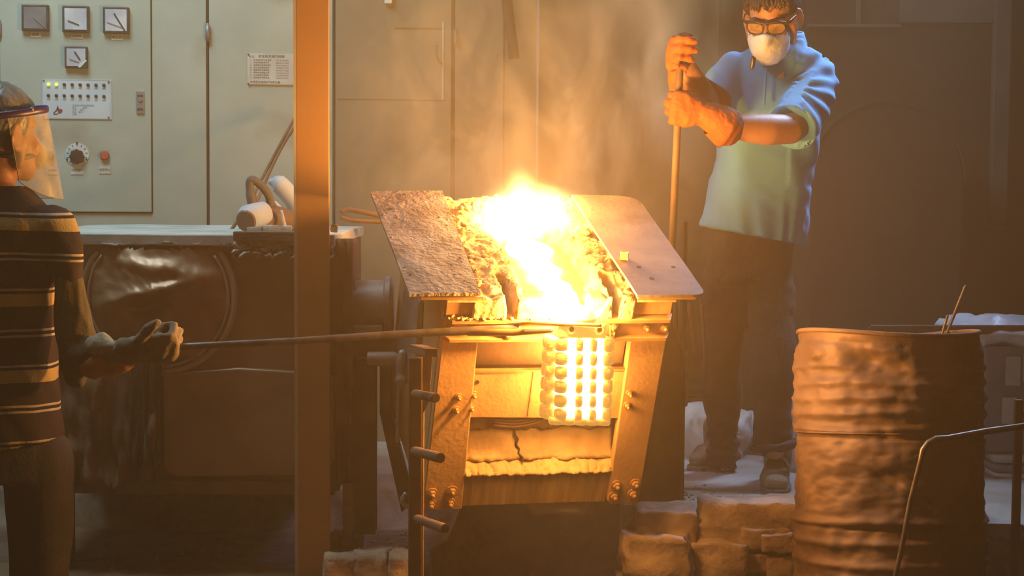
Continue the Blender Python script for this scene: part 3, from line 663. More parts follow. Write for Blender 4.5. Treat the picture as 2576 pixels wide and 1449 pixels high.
pbox(MB(), 886, 820, 960, 838, 5.1, .12).build('bearing_cap', M['steelgrey'], st, bevel=0.004)
pbox(MB(), 880, 838, 985, 900, 5.12, .10).build('bearing_block', M['darkrust'], st, bevel=0.006)
MB().tube([P(886, 772, 5.22), P(968, 772, 5.22), P(972, 772, 5.22), P(984, 772, 5.22), P(990, 772, 5.22)], [.080, .080, .092, .092, .07], 36).build('hinge_shaft', M['steelgrey'], st, smooth=True, autosm=30)
MB().tube([P(925, 903, 5.0), P(992, 903, 5.0), P(1000, 903, 5.0)], [.021, .021, .016], 20).build('hydraulic_pipe', M['steelgrey'], st, smooth=True, autosm=40)
MB().limb(spline([P(1012, 890, 4.98), P(1006, 930, 4.98), P(1009, 955, 4.98), P(1003, 990, 4.98), P(1000, 1110, 5.0)], 4), [.013, .013, .015, .012, .013, .012, .014, .016, .02, .018, .012, .007, .006, .006, .006, .006, .006], 8).build('hydraulic_fitting', M['steelgrey'], st, smooth=True)
pbox(MB(), 944, 1190, 1010, 1198, 6.2, .05).build('cross_bar', M['darkrust'], st)
MB().tube(spline([P(1022, 1240, 4.9), P(1012, 1256, 4.9), P(1016, 1268, 4.9), P(1032, 1276, 4.9)], 4), .007, 8).build('cable_end', M['steelgrey'], st, smooth=True)
# hoses and valve right of the furnace
vl = thing('hydraulic_valve', P(1700, 1000, 5.6), 'dusty valve and pipes between the furnace and the man in blue', 'valve')
for x0, y0, x1, y1, r in ((1697, 750, 1697, 1020, .010), (1712, 760, 1718, 880, .012), (1734, 770, 1752, 920, .011), (1765, 770, 1776, 1000, .006)):
    MB().limb([P(x0, y0, 5.62), P((x0 + x1) / 2 + 2, (y0 + y1) / 2, 5.6), P(x1, y1, 5.62)], [r, r, r], 10).build('pipe', M['rust'], vl, smooth=True)
MB().limb([P(1686, 868, 5.58), P(1700, 885, 5.58), P(1722, 888, 5.58)], [.013, .018, .012], 12).build('elbow', M['steelgrey'], vl, smooth=True)
pbox(MB(), 1684, 940, 1730, 1024, 5.6, .06).build('valve_body', M['rust'], vl, bevel=0.006)
pbox(MB(), 1690, 1002, 1780, 1010, 5.6, .05).build('mounting_bar', M['rust'], vl, bevel=0.002)
pbox(MB(), 1684, 1010, 1700, 1240, 5.6, .05).build('foot', M['darkrust'], vl, bevel=0.002)

# ================================================================== CASTING MOULD ON ITS CARRYING ROD
mc = P(1455, 952, 4.60); MR = Matrix.Translation(mc) @ rotm(0.20, 0.03, 0.035)
mo = thing('casting_mould', None, 'glowing casting mould of small rounded blocks hanging in front of the furnace', 'mould', mtx=MR)
MW, MD, MH = .150, .085, .222; row = MH / 6
MM = lambda: MB(MR)
MM().box((0, .004, 0), (MW - .026, MD - .03, MH - .014)).build('glowing_core', M['glow'], mo, label='white hot core seen between the blocks')
for k in range(3):
    u = -MW / 2 + .047 + k * .0385
    MM().tube([(u - .004, -MD / 2 + .012, MH / 2 + .002), (u, -MD / 2 + .010, 0), (u + .004, -MD / 2 + .012, -MH / 2 + .012)], [.0095, .0095, .0095], 12).build('molten_runner', M['runner'], mo, smooth=True, label='white hot vertical runner')
def knob(u, v, w, su, sv, sw, k):
    mb = MM(); n = 3
    return mb.rock((u, v, w), (su, sv, sw), cuts=3, amt=.05, seed=k, sc=50, rnd=.55).build('ceramic_block', M['knob'], mo, smooth=True)
k = 0
for r in range(6):
    w = MH / 2 - row * (r + .5)
    for u, s in ((-MW / 2 + .020, .030), (-MW / 2 + .0665, .021), (-MW / 2 + .1045, .020), (MW / 2 - .008, .024)):
        k += 1; knob(u + .006 * (r - 2.5) / 5, -MD / 2 + .010, w, s, .032, row * .86, k)
    for v in (.0, .034):
        k += 1; knob(-MW / 2 - .002, v, w, .030, .030, row * .92, k)
        k += 1; knob(MW / 2 + .002, v, w, .030, .030, row * .92, k)
for i in range(5):
    k += 1; knob(-MW / 2 + .012 + i * .032, -MD / 2 + .014, -MH / 2 + .002, .034, .04, .02, k)
hp_ = MM().box((-.006, -MD / 2 + .006, MH / 2 + .020), (.128, .014, .040)).build('hanger_plate', M['hotplate'], mo, bevel=0.004)
for u in (-.036, .040):
    MM().tube([(u + .010 * cos(a), -MD / 2 - .002, MH / 2 + .024 + .010 * sin(a)) for a in [2 * pi * j / 16 for j in range(16)]], .0035, 8, closed=True).build('ring', M['hotplate'], hp_, smooth=True)
    MM().cyl((u, -MD / 2 - .0008, MH / 2 + .024), (u, -MD / 2 - .003, MH / 2 + .024), .007, n=12).build('hole', M['bolt'], hp_)
MM().tube([(-.01, -.005, MH / 2 + .0), (-.01, -.005, MH / 2 + .035), (-.01, -.005, MH / 2 + .05)], [.035, .042, .050], 20).build('pouring_cup', M['hotplate'], mo, smooth=True)
rdp = [P(345, 881, 4.31), P(440, 873, 4.32), P(740, 858, 4.40), P(1000, 841, 4.48), P(1180, 832, 4.53), P(1300, 828, 4.555)]
rd = thing('carrying_rod', rdp[0], 'long steel rod from the striped shirt man to the glowing mould', 'rod')
MB().limb(rdp, [.0085, .0088, .0092, .0100, .0115, .0115], 14).build('shaft', M['rod'], rd, smooth=True)
MB().limb([P(1278, 818, 4.56), P(1330, 812, 4.545), P(1508, 819, 4.54)], [.006, .006, .006], 8).build('fork_bar', M['bolt'], rd, smooth=True)
MB().limb([P(1180, 834, 4.53), P(1290, 836, 4.545), P(1385, 830, 4.548)], [.012, .010, .008], 8).build('fork_bar', M['bolt'], rd, smooth=True)
MB().limb([P(1322, 829, 4.535), P(1385, 828, 4.535)], [.005, .005], 8).build('hot_pin', M['hotplate'], rd, smooth=True)

# ================================================================== FLAME (emission in a volume) AND SMOKE
def curve_node(N, pts):
    c = N.new('ShaderNodeFloatCurve'); cv = c.mapping.curves[0]
    while len(cv.points) < len(pts): cv.points.new(0.5, 0.5)
    for p, (x, y) in zip(cv.points, sorted(pts)): p.location = (x, y); p.handle_type = 'AUTO'
    c.mapping.use_clip = False; c.mapping.update(); return c
def math_(N, L_, op, a, b=None, clamp=False):
    n = N.new('ShaderNodeMath'); n.operation = op; n.use_clamp = clamp
    for i, x in enumerate((a, b)):
        if x is None: continue
        if isinstance(x, (int, float)): n.inputs[i].default_value = x
        else: L_.new(x, n.inputs[i])
    return n.outputs[0]
# flame axis: object box of height FHt standing on FB
FY = 5.12
FB = P(1330, 800, 4.78); FHt = P(1330, 180, FY).z - FB.z
def fl_t(py): return (P(1330, py, FY).z - FB.z) / FHt
FXW = 0.9
def fl_x(px): return (P(px, 500, FY).x - FB.x) / FXW + 0.5
rows_f = [(800, 1415, 40), (785, 1412, 66), (760, 1410, 82), (720, 1402, 76), (680, 1396, 78), (640, 1384, 86), (600, 1334, 118), (560, 1310, 136), (510, 1312, 130), (470, 1306, 114), (430, 1292, 98), (380, 1255, 80), (320, 1222, 66), (250, 1205, 36), (185, 1200, 15)]
def pix(p):
    d = p - CP; z = d.dot(FW); return IW / 2 + FPX * d.dot(RT) / z, IH / 2 - FPX * d.dot(UPV) / z
bed_tab = [(pix(L(0, v / 20, .67))[1], L(0, v / 20, .67).y) for v in range(-2, 12)]
def bed_y(py):
    if py >= bed_tab[0][0]: return bed_tab[0][1]
    for (a, ya), (b, yb) in zip(bed_tab, bed_tab[1:]):
        if a >= py >= b: return lerp(yb, ya, (py - b) / (a - b))
    return bed_tab[-1][1]
def flame_y(py, r): return bed_y(max(py, 520)) - m_px(r, FY) * .85
m, N, Lk, B = nt('flame_volume'); N.remove(B)
tc = N.new('ShaderNodeTexCoord'); sx = N.new('ShaderNodeSeparateXYZ')
Lk.new(tc.outputs['Object'], sx.inputs[0])
nA = N.new('ShaderNodeTexNoise'); nA.inputs['Scale'].default_value = 9; nA.inputs['Detail'].default_value = 5; nA.inputs['Distortion'].default_value = 0.8
mpA = N.new('ShaderNodeMapping'); mpA.inputs['Scale'].default_value = (1, 1, 0.55); Lk.new(tc.outputs['Object'], mpA.inputs[0]); Lk.new(mpA.outputs[0], nA.inputs['Vector'])
tt = math_(N, Lk, 'DIVIDE', sx.outputs['Z'], FHt)
frow = []
for y, x, r in rows_f:
    yc = flame_y(y, r); p_ = P(x, y, yc); frow.append((max(0, (p_.z - FB.z) / FHt), p_.x, yc, m_px(r, yc)))
cxn = curve_node(N, [(t_, (x_ - FB.x) / FXW + .5) for t_, x_, yc, r in frow]); Lk.new(tt, cxn.inputs['Value'])
crn = curve_node(N, [(t_, r / 0.2) for t_, x_, yc, r in frow]); Lk.new(tt, crn.inputs['Value'])
cyn = curve_node(N, [(t_, (yc - FY) / 0.8 + .5) for t_, x_, yc, r in frow]); Lk.new(tt, cyn.inputs['Value'])
cx = math_(N, Lk, 'MULTIPLY', math_(N, Lk, 'SUBTRACT', cxn.outputs[0], 0.5), FXW)
cy = math_(N, Lk, 'MULTIPLY', math_(N, Lk, 'SUBTRACT', cyn.outputs[0], 0.5), 0.8)
rr_ = math_(N, Lk, 'MULTIPLY', crn.outputs[0], 0.2)
dx = math_(N, Lk, 'SUBTRACT', sx.outputs['X'], cx); dy = math_(N, Lk, 'SUBTRACT', sx.outputs['Y'], cy)
d2 = math_(N, Lk, 'ADD', math_(N, Lk, 'MULTIPLY', dx, dx), math_(N, Lk, 'MULTIPLY', dy, dy))
q = math_(N, Lk, 'DIVIDE', math_(N, Lk, 'SQRT', d2), rr_)
q = math_(N, Lk, 'ADD', q, math_(N, Lk, 'MULTIPLY', math_(N, Lk, 'SUBTRACT', nA.outputs[0], 0.5), 2.0))
mr = N.new('ShaderNodeMapRange'); mr.interpolation_type = 'SMOOTHSTEP'
mr.inputs[1].default_value = 1.38; mr.inputs[2].default_value = 0.55; mr.inputs[3].default_value = 0; mr.inputs[4].default_value = 1; Lk.new(q, mr.inputs[0])
def ft(py): return next(f_[0] for f_, r_ in zip(frow, rows_f) if r_[0] == py)
fall = curve_node(N, [(0, 1.0), (ft(600), 1.0), (ft(510), .9), (ft(470), .55), (ft(430), .20), (ft(380), .085), (ft(320), .035), (ft(250), .012), (ft(185), 0)]); Lk.new(tt, fall.inputs['Value'])
est = math_(N, Lk, 'MULTIPLY', math_(N, Lk, 'MULTIPLY', mr.outputs[0], fall.outputs[0]), 85.0)
em = N.new('ShaderNodeEmission'); em.inputs[0].default_value = (1.0, 0.66, 0.22, 1); Lk.new(est, em.inputs[1])
Lk.new(em.outputs[0], N['Material Output'].inputs['Volume'])
rs = []
for t_, x_, yc, r in frow:
    rad = r * 1.7 + .03; rs.append([V((x_ + rad * cos(a), yc + rad * sin(a), FB.z + t_ * FHt)) for a in [2 * pi * j / 20 for j in range(20)]])
fo = thing('flame', FB, 'white hot flame roaring up from the pouring furnace', 'flame')
o = MB().rings(rs).build('fire', m, fo); o['kind'] = 'stuff'; fo['kind'] = 'stuff'
# smoke: scatter only, lit by the fire and the lamps
m, N, Lk, B = nt('smoke_volume'); N.remove(B)
tc = N.new('ShaderNodeTexCoord')
nB = N.new('ShaderNodeTexNoise'); nB.inputs['Scale'].default_value = 4.2; nB.inputs['Detail'].default_value = 7; nB.inputs['Roughness'].default_value = .62; nB.inputs['Distortion'].default_value = 0.9
mpB = N.new('ShaderNodeMapping'); mpB.inputs['Scale'].default_value = (1, 1, .62); mpB.inputs['Rotation'].default_value = (0, .5, 0)
Lk.new(tc.outputs['Object'], mpB.inputs[0]); Lk.new(mpB.outputs[0], nB.inputs['Vector'])
gr = N.new('ShaderNodeVectorMath'); gr.operation = 'LENGTH'
mpC = N.new('ShaderNodeMapping'); mpC.vector_type = 'TEXTURE'; mpC.inputs['Scale'].default_value = (.85, .36, .95)
Lk.new(tc.outputs['Object'], mpC.inputs[0]); Lk.new(mpC.outputs[0], gr.inputs[0])
ms = N.new('ShaderNodeMapRange'); ms.interpolation_type = 'SMOOTHSTEP'; ms.inputs[1].default_value = 1.0; ms.inputs[2].default_value = 0.25; Lk.new(gr.outputs['Value'], ms.inputs[0])
mn = N.new('ShaderNodeMapRange'); mn.inputs[1].default_value = .47; mn.inputs[2].default_value = .66; mn.inputs[3].default_value = 0.04; Lk.new(nB.outputs[0], mn.inputs[0])
dens = math_(N, Lk, 'MULTIPLY', math_(N, Lk, 'MULTIPLY', ms.outputs[0], mn.outputs[0]), 7.5)
vs = N.new('ShaderNodeVolumeScatter'); vs.inputs['Color'].default_value = (.95, .72, .30, 1); vs.inputs['Anisotropy'].default_value = .2; Lk.new(dens, vs.inputs['Density'])
Lk.new(vs.outputs[0], N['Material Output'].inputs['Volume'])
so = thing('smoke', P(1400, 320, 5.7), 'golden smoke drifting above the flame', 'smoke', kind='stuff')
o = MB().ell(P(1400, 320, 5.7), (.84, .355, .94), nu=24, nv=16).build('smoke_cloud', m, so); o['kind'] = 'stuff'
# thin haze that fills the hall
m, N, Lk, B = nt('haze_volume'); N.remove(B)
vs = N.new('ShaderNodeVolumeScatter'); vs.inputs['Color'].default_value = (1.0, .76, .44, 1); vs.inputs['Density'].default_value = 0.04; vs.inputs['Anisotropy'].default_value = 0.1
Lk.new(vs.outputs[0], N['Material Output'].inputs['Volume'])
o = MB().box((.3, 5.55, 2.35), (8.4, 6.4, 4.6)).build('haze', m, None); props(o, 'thin smoky haze filling the whole foundry hall', 'haze', kind='stuff')
# ================================================================== STEEL POST
px_c = (P(740, 700, 4.99).x + P(830, 700, 4.99).x) / 2
ps = thing('steel_post', (px_c, 5.04, 0), 'tall orange brown steel post standing before the cabinets', 'post')
PT = Matrix.Translation((px_c, 5.04, 0)) @ Matrix.Rotation(radians(-0.15), 4, 'Y') @ Matrix.Rotation(radians(7), 4, 'Z')
wpx = m_px(83, 4.99)
MB(PT).box((0, 0, 2.4), (wpx, .096, 4.8)).build('box_section', M['post'], ps, bevel=0.003)
MB(PT).box((-wpx / 2 - .003, 0, 2.4), (.008, .094, 4.8)).build('lit_side_strip', M['postside_lit'], ps)  # paler grey strip stands in for cool light on the post's left face

# ================================================================== IDLE FURNACE UNDER THE SLAB (left)
IY = 5.12
idl = thing('idle_furnace', P(520, 1300, IY), 'idle furnace clad in dented brown sheet metal below the dusty slab', 'furnace')
tl = P(60, 606, IY); tr = P(838, 606, IY); zt = P(500, 606, IY).z; zb = P(500, 1212, IY).z
MB().box(((tl.x + tr.x) / 2, IY + .50, (zt + zb) / 2 - .01), (tr.x - tl.x, .90, zt - zb)).build('casing', M['darkrust'], idl, bevel=0.01)
MB().rock(((tl.x + tr.x) / 2, IY + .44, zt + .004), (tr.x - tl.x + .02, .98, .034), cuts=5, amt=.12, seed=3, sc=5, rnd=.0).build('top_slab', M['slab'], idl, bevel=0.004, label='dusty pale slab on top')
cxp, czp = P(405, 745, IY).x, P(405, 745, IY).z; RR = m_px(190, IY)
def sheetf(a, b):
    p = P(lerp(40, 842, a), lerp(612, 1215, b), IY); x, z = p.x, p.z
    d = .012 * noise.fractal(V((x * 4, z * 4, 2)), .6, 2, 3)
    d += .022 * noise.noise(V((x * 9 + z * 5, z * 7 - x * 2, 5))) * (1 - smoothstep(RR * .5, RR * 1.2, math.hypot(x - cxp, z - czp)))
    return V((x, IY - .012 - d, z))
MB().grid(sheetf, 90, 70).build('front_sheet', M['sheetmetal'], idl, smooth=True, solid=.004)
def disc(a, b):
    t = 2 * pi * a; r = RR * b
    x, z = cxp + r * cos(t), czp + r * sin(t)
    bul = .050 * (1 - b * b) + .016 * nz(x * 10 + z * 6, z * 9 - x * 3, 7) + .010 * noise.fractal(V((x * 14 + z * 8, z * 12, 3)), .6, 2, 3) + .04 * math.exp(-((z - czp - .02 - .25 * (x - cxp)) / .022) ** 2) * (1 - b) + .03 * math.exp(-((z - czp - .09 + .15 * (x - cxp)) / .018) ** 2) * (1 - b) - .045 * math.exp(-(((x - cxp + .03) / .06) ** 2 + ((z - czp + .03) / .03) ** 2))
    return V((x, IY - .030 - bul, z))
MB().grid(disc, 96, 22, lambda a, b: czp + RR * b * sin(2 * pi * a) > zt - .022).build('round_cover', M['sheetmetal'], idl, smooth=True)
rt_ = math.asin(min(1, (zt - .03 - czp) / RR)); rim_t = [lerp(pi - rt_, 2 * pi + rt_, j / 60) for j in range(61)]
MB().tube([V((cxp + RR * 1.0 * cos(t), IY - .032, czp + RR * 1.0 * sin(t))) for t in rim_t], .011, 8).build('cover_rim', M['rimsheet'], idl, smooth=True)
MB().tube([V((cxp + RR * .92 * cos(t), IY - .040, czp + RR * .92 * sin(t))) for t in rim_t], .005, 8).build('cover_bead', M['rimsheet'], idl, smooth=True)
pp = [(405, 940)] + [(408, 1150), (412, 1175), (424, 1192), (445, 1200), (840, 1196), (840, 940), (600, 925)]
MB().prism([P(x, y, IY - .045) for x, y in pp], (0, .03, 0)).build('lower_panel', M['sheetmetal'], idl, bevel=0.008, seg=3)
def torn(name, pts, Y, mt, seed, top, thick=.006, n=40, amp=.02):
    (x0, x1, yt, yb) = pts
    def f(a, b):
        jag = 18 * nz(a * 9, seed) + 9 * nz(a * 31, seed, 2)
        p = P(lerp(x0, x1, a), lerp(yt + (2.2 * jag if yt > 700 else 0), yb + jag, b), Y); p.y -= amp * (.5 + noise.fractal(V((a * 6, b * 3, seed)), .6, 2, 3)) * (.3 + b)
        return p
    return MB().grid(f, n, 12).build(name, mt, idl, smooth=True, solid=thick)
torn('torn_lining', (590, 842, 604, 644), IY - .03, M['cloth_torn'], 4, 1, amp=.06)
torn('torn_lining', (250, 600, 606, 616), IY - .03, M['cloth_torn'], 9, 1, amp=.02)
torn('torn_skirt', (120, 400, 905, 1215), IY - .03, M['rustsheet'], 6, 1, amp=.05)
torn('torn_skirt', (330, 405, 880, 1170), IY - .05, M['darkrust'], 2, 1, amp=.03)
torn('torn_skirt', (818, 888, 600, 1225), IY - .01, M['rust'], 3, 1, n=16, amp=.03)
pbox(MB(), 60, 1205, 842, 1246, IY - .03, .08).build('base_bar', M['rust'], idl, bevel=0.004)
pbox(MB(), 862, 1215, 888, 1402, 5.06, .05).build('leg', M['rust'], idl, bevel=0.003)
pbox(MB(), 862, 1272, 889, 1290, 5.055, .06).build('leg_clamp', M['rust'], idl, bevel=0.003)
pbox(MB(), 150, 1240, 180, 1420, 5.14, .05).build('leg', M['darkrust'], idl, bevel=0.003)
pbox(MB(), 868, 700, 890, 1215, 5.16, .2).build('end_plate', M['darkrust'], idl, bevel=0.004)
pbox(MB(), 836, 606, 888, 720, 5.17, .2).build('end_plate', M['darkrust'], idl, bevel=0.008)
# board and odd bits on the slab
t = thing('charred_board', P(665, 596, 5.17), 'charred board lying on the front edge of the dusty slab', 'board')
MB().rock(P(676, 594, 5.09), (m_px(165, 5.09), .11, .027), cuts=3, amt=.10, seed=8, sc=12, rnd=.02).build('board', M['wood'], t, bevel=0.002)
for k, (x, y, s) in enumerate(((640, 578, .02), (690, 576, .028), (712, 574, .024), (607, 598, .014))):
    t = MB().rock(P(x, y, 5.2 if k == 3 else 5.19), (s * 2.2, s * 1.6, s * .7), cuts=2, amt=.25, seed=20 + k, sc=30).build('plaster_scrap', M['sack'])
    props(t, ['pale plaster scrap on the board below the grey tool barrel', 'pale plaster scrap on the board under the tool', 'pale plaster scrap on the board against the post', 'small pale plaster scrap on the slab left of the board'][k], 'scrap')
t = MB().rock(P(841, 575, 5.16), (.020, .02, .022), cuts=2, amt=.2, seed=31, sc=50).build('slag_lump', M['bolt']); props(t, 'orange slag lump on the slab just right of the steel post', 'slag')
# grey looped tool
tl_ = thing('power_tool', P(680, 582, 5.450), 'dusty grey tool with a looped handle lying on the slab beside the post', 'tool')
MB().tube([P(617, 552, 5.350), P(624, 548, 5.360), P(660, 538, 5.420), P(664, 537, 5.430)], [.030, .040, .040, .03], 24).build('barrel', M['bluegrey'], tl_, smooth=True, autosm=40, label='pale grey barrel')
MB().tube([P(619, 556, 5.345), P(617, 557, 5.340)], [.034, .030], 24).build('barrel_face', M['rust'], tl_)
MB().limb([P(655, 555, 5.430), P(690, 548, 5.450), P(728, 556, 5.470)], [.045, .040, .036], 16).build('housing', M['rust'], tl_, smooth=True)
MB().limb(spline([P(637, 520, 5.410), P(631, 490, 5.410), P(628, 462, 5.410), P(634, 452, 5.410), P(652, 462, 5.420), P(672, 485, 5.430), P(680, 510, 5.440), P(676, 545, 5.440)], 3), [(.022, .016)] * 4 + [.013] * 18, 12).build('loop_handle', M['trimgrey'], tl_, smooth=True)
MB().limb(spline([P(684, 458, 5.510), P(700, 462, 5.510), P(722, 484, 5.510), P(745, 515, 5.510), P(757, 560, 5.510)], 3), [.012, .02, .024] + [.030] * 10, 14).build('guard', M['bluegrey'], tl_, smooth=True)
MB().limb([P(708, 532, 5.400), P(713, 555, 5.400), P(718, 576, 5.400)], [.005, .006, .006], 10).build('lever', M['sack'], tl_, smooth=True)
MB().prism([P(690, 505, 5.450), P(705, 520, 5.450), P(705, 530, 5.450), P(690, 530, 5.450)], (0, .04, 0)).build('bracket', M['bluegrey'], tl_, bevel=0.004)
for pts, lb in (([P(579, 582, 5.62), P(622, 520, 5.75), P(660, 448, 5.95), P(700, 372, 6.15), P(742, 296, 6.38)], 'thin dark rod leaning on the cabinet behind the grey tool, upper of the two'),
                ([P(600, 583, 5.62), P(640, 520, 5.78), P(684, 420, 6.02), P(715, 360, 6.18), P(748, 310, 6.38)], 'thin brown rod leaning on the cabinet behind the grey tool, lower of the two')):
    t = thing('leaning_rod', pts[0], lb, 'rod', 'thin rods leaning on the cabinet')
    MB().limb(spline(pts, 4), [.0055] * 17, 8).build('rod', M['rust'], t, smooth=True)

# ================================================================== PEG POST IN FRONT OF THE FURNACE
pg = thing('peg_post', P(1047, 1449, 4.56) * 1.0, 'narrow upright steel post with four sideways pegs, left of the furnace front', 'post')
x0 = P(1047, 900, 4.56)
MB().box((P(1046, 1150, 4.57).x, 4.57, (x0.z - .005) / 2), (.034, .034, x0.z + .005)).build('upright', M['darkrust'], pg, bevel=0.003)
MB().box((P(1030, 1150, 4.57).x, 4.57, (x0.z - .005) / 2), (.003, .030, x0.z + .005)).build('lit_edge_strip', M['steelgrey'], pg)  # pale strip added for the lit left edge of the tube
MB().box((P(1063, 1150, 4.57).x, 4.565, (x0.z - .005) / 2), (.008, .018, x0.z + .005)).build('weld_bead', M['bolt'], pg, bevel=0.002)
MB().prism([P(1030, 866, 4.60), P(1064, 866, 4.60), P(1103, 877, 4.50), P(1070, 877, 4.50)], (0, 0, -.022)).build('top_bar', M['rust'], pg, bevel=0.002)
MB().prism([P(1064, 888, 4.54), P(1088, 888, 4.54), P(1080, 1010, 4.54), P(1064, 1040, 4.54)], (0, .008, 0)).build('gusset', M['rust'], pg)
for a, b, r in (((1040, 990, 4.565), (1096, 1001, 4.42), .0125), ((1040, 1134, 4.565), (1108, 1152, 4.40), .0135), ((1046, 1304, 4.565), (1120, 1330, 4.38), .0125)):
    p, q = P(*a), P(*b); d = (q - p).normalized()
    pe = MB().tube([p, p + (q - p) * .3, p + (q - p) * .34, p + (q - p) * .6, q], [r * .95, r, r * .93, r, r], 16).build('peg', M['rust'], pg, smooth=True, autosm=40)
    MB().cyl(q + d * .0002, q + d * .0012, r * .8, n=14).build('peg_bore', M['gap'], pe)

# ================================================================== DRUM AND RODS
DY = 4.76; dcx = P(2256, 1100, DY).x; ztop = P(2250, 858, DY - .2).z
DMx = Matrix.Translation((dcx, DY, 0)) @ Matrix.Rotation(radians(-6.5), 4, 'X') @ Matrix.Rotation(radians(-0.3), 4, 'Y')
dr = thing('oil_drum', None, 'battered rusty steel drum standing in front of the brick step', 'drum', mtx=DMx)
DR = m_px(243, DY - .1); DH = ztop / cos(radians(6.5)) - .01
ddn = [(-2.05, .93, .22, .035, .030), (-1.75, .905, .18, .03, .020), (-2.6, .90, .2, .02, .010), (-1.75, .62, .22, .02, .014), (-1.35, .56, .16, .018, .014), (-2.2, .66, .25, .025, -.008), (-1.2, .66, .22, .03, .010), (-0.6, .7, .3, .05, .010), (-1.9, .74, .2, .02, .008)]
def drumf(a, b, inner=0.0):
    t = 2 * pi * a; h = b * DH; hh = b
    r = DR
    if hh > .955: r = DR * (1 - .035 * smoothstep(.955, .975, hh))
    for hb, ww, amp in ((.905, .010, .006), (.865, .011, .007), (.826, .011, .008), (.787, .011, .008), (.745, .010, .009), (.50, .012, .011), (.448, .012, .009), (.39, .012, .009), (.33, .012, .009), (.28, .012, .008), (.2, .012, .008), (.12, .012, .008)):
        r += amp * math.exp(-((hh - hb + .004 * sin(t * 3 + hb * 20)) / ww) ** 2)
    r -= .006 * math.exp(-((hh - .722) / .004) ** 2) + .006 * math.exp(-((hh - .487) / .004) ** 2)
    e = 1 - smoothstep(.965, .99, hh)
    r += e * (.007 * noise.fractal(V((cos(t) * 2.5, sin(t) * 2.5, h * 16)), .6, 2, 4) + .004 * nz(cos(t) * 9, sin(t) * 9, h * 30))
    for ta, ha, wa, wh, am in ddn:
        dt = (t - (ta % (2 * pi)) + pi) % (2 * pi) - pi
        r -= e * am * math.exp(-(dt / wa) ** 2 - ((hh - ha + .05 * dt) / wh) ** 2)
    dt = (t - (-1.62 % (2 * pi)) + pi) % (2 * pi) - pi     # diagonal crease
    cre = (hh - .60) + .17 * dt; r += e * .010 * math.exp(-(cre / .010) ** 2) * math.exp(-(dt / .42) ** 2) - e * .010 * math.exp(-((cre + .022) / .012) ** 2) * math.exp(-(dt / .4) ** 2)
    zo = .010 * sin(t * 2 + 1) * smoothstep(.8, 1, hh)
    return DMx @ V(((r - inner) * cos(t), (r - inner) * sin(t) * .98, h + zo))
MB().grid(lambda a, b: drumf(a, b), 150, 200).build('shell', M['drum'], dr, smooth=True)
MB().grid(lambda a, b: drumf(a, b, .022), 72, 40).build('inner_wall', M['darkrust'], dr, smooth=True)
MB().tube([drumf(j / 96, 1.0) for j in range(96)], .0065, 10, closed=True).build('rim', M['rust'], dr, smooth=True)
MB().tube([drumf(j / 96, .735) for j in range(96)], .003, 6, closed=True).build('seam', M['drum'], dr, smooth=True)
MB(DMx).cyl((0, 0, .01), (0, 0, .02), DR * .97, n=48).build('base', M['darkrust'], dr)
# contents: dark ash so the rods stand on something
for x0_, y0_, x1_, y1_, lb, r in ((2372, 862, 2428, 722, 'longer thin rod sticking up out of the drum', .0048), (2364, 862, 2383, 796, 'shorter thin rod sticking up out of the drum', .0042)):
    p, q = P(x0_, y0_, 4.98), P(x1_, y1_, 4.98); d = (p - q).normalized(); pb_ = p + d * ((p.z - .06) / -d.z)
    pb_ = p + d * .5
    t = thing('thin_rod', pb_, lb, 'rod', 'thin rods standing in the drum')
    MB().limb([pb_, p, q], [r, r, r], 8).build('rod', M['rod'], t, smooth=True)
br = [P(2620, 1066, 4.42), P(2480, 1085, 4.40), P(2385, 1102, 4.38), P(2355, 1105, 4.375), P(2335, 1114, 4.37), P(2323, 1132, 4.37), P(2316, 1160, 4.37), P(2290, 1260, 4.38), P(2268, 1380, 4.39), P(2250, 1460, 4.40)]
bb = P(2250, 1460, 4.40); dd = (bb - P(2268, 1380, 4.39)).normalized(); br.append(bb + dd * (bb.z / -dd.z))
t = thing('bent_rod', br[-1], 'bent steel rod reaching in from the right in front of the drum', 'rod')
MB().limb(br, [.0085, .0085, .008, .0095, .008, .0095, .007, .0065, .0065, .0065, .0065], 10).build('rod', M['rod'], t, smooth=True)

# ================================================================== BRICK STEP AND RUBBLE
bw = MB().box((1.5, 5.17, .2), (2.28, .05, .38)).build('wall_step', M['mortar']); bw['kind'] = 'structure'
def blk(x0, y0, x1, y1, Y, d, seed, amt=.15, rnd=.12, mt='brick', par=None, nm='brick', rot=0.0):
    a, b = P(x0, y0, Y), P(x1, y1, Y)
    R = Matrix.Rotation(rot, 3, 'Y') if rot else None
    return MB().rock(((a.x + b.x) / 2, Y + d / 2 - .01, (a.z + b.z) / 2), (abs(b.x - a.x), d, abs(a.z - b.z)), R, cuts=7, amt=amt, seed=seed, sc=13, rnd=rnd).build(nm, M[mt], par or bw, smooth=True, disp=(.006, 38, seed))
for i, (x0_, y0_, x1_, y1_, Y, d) in enumerate(((1603, 1285, 1752, 1372, 5.08, .16), (1758, 1262, 2030, 1378, 5.10, .14), (1568, 1352, 1735, 1462, 5.00, .22), (1742, 1366, 1880, 1470, 5.04, .16), (1860, 1330, 1990, 1388, 5.06, .12), (1915, 1345, 2030, 1392, 5.04, .12), (1930, 1400, 2040, 1470, 5.05, .14), (1870, 1395, 1950, 1440, 5.06, .1), (1560, 1465, 1760, 1575, 5.0, .2), (1770, 1475, 1960, 1580, 5.02, .2), (2040, 1270, 2260, 1400, 5.12, .14), (2270, 1270, 2480, 1400, 5.12, .14), (2050, 1410, 2300, 1540, 5.12, .14))):
    blk(x0_, y0_, x1_, y1_, Y, d, 40 + i, rot=(random.random() - .5) * .05)
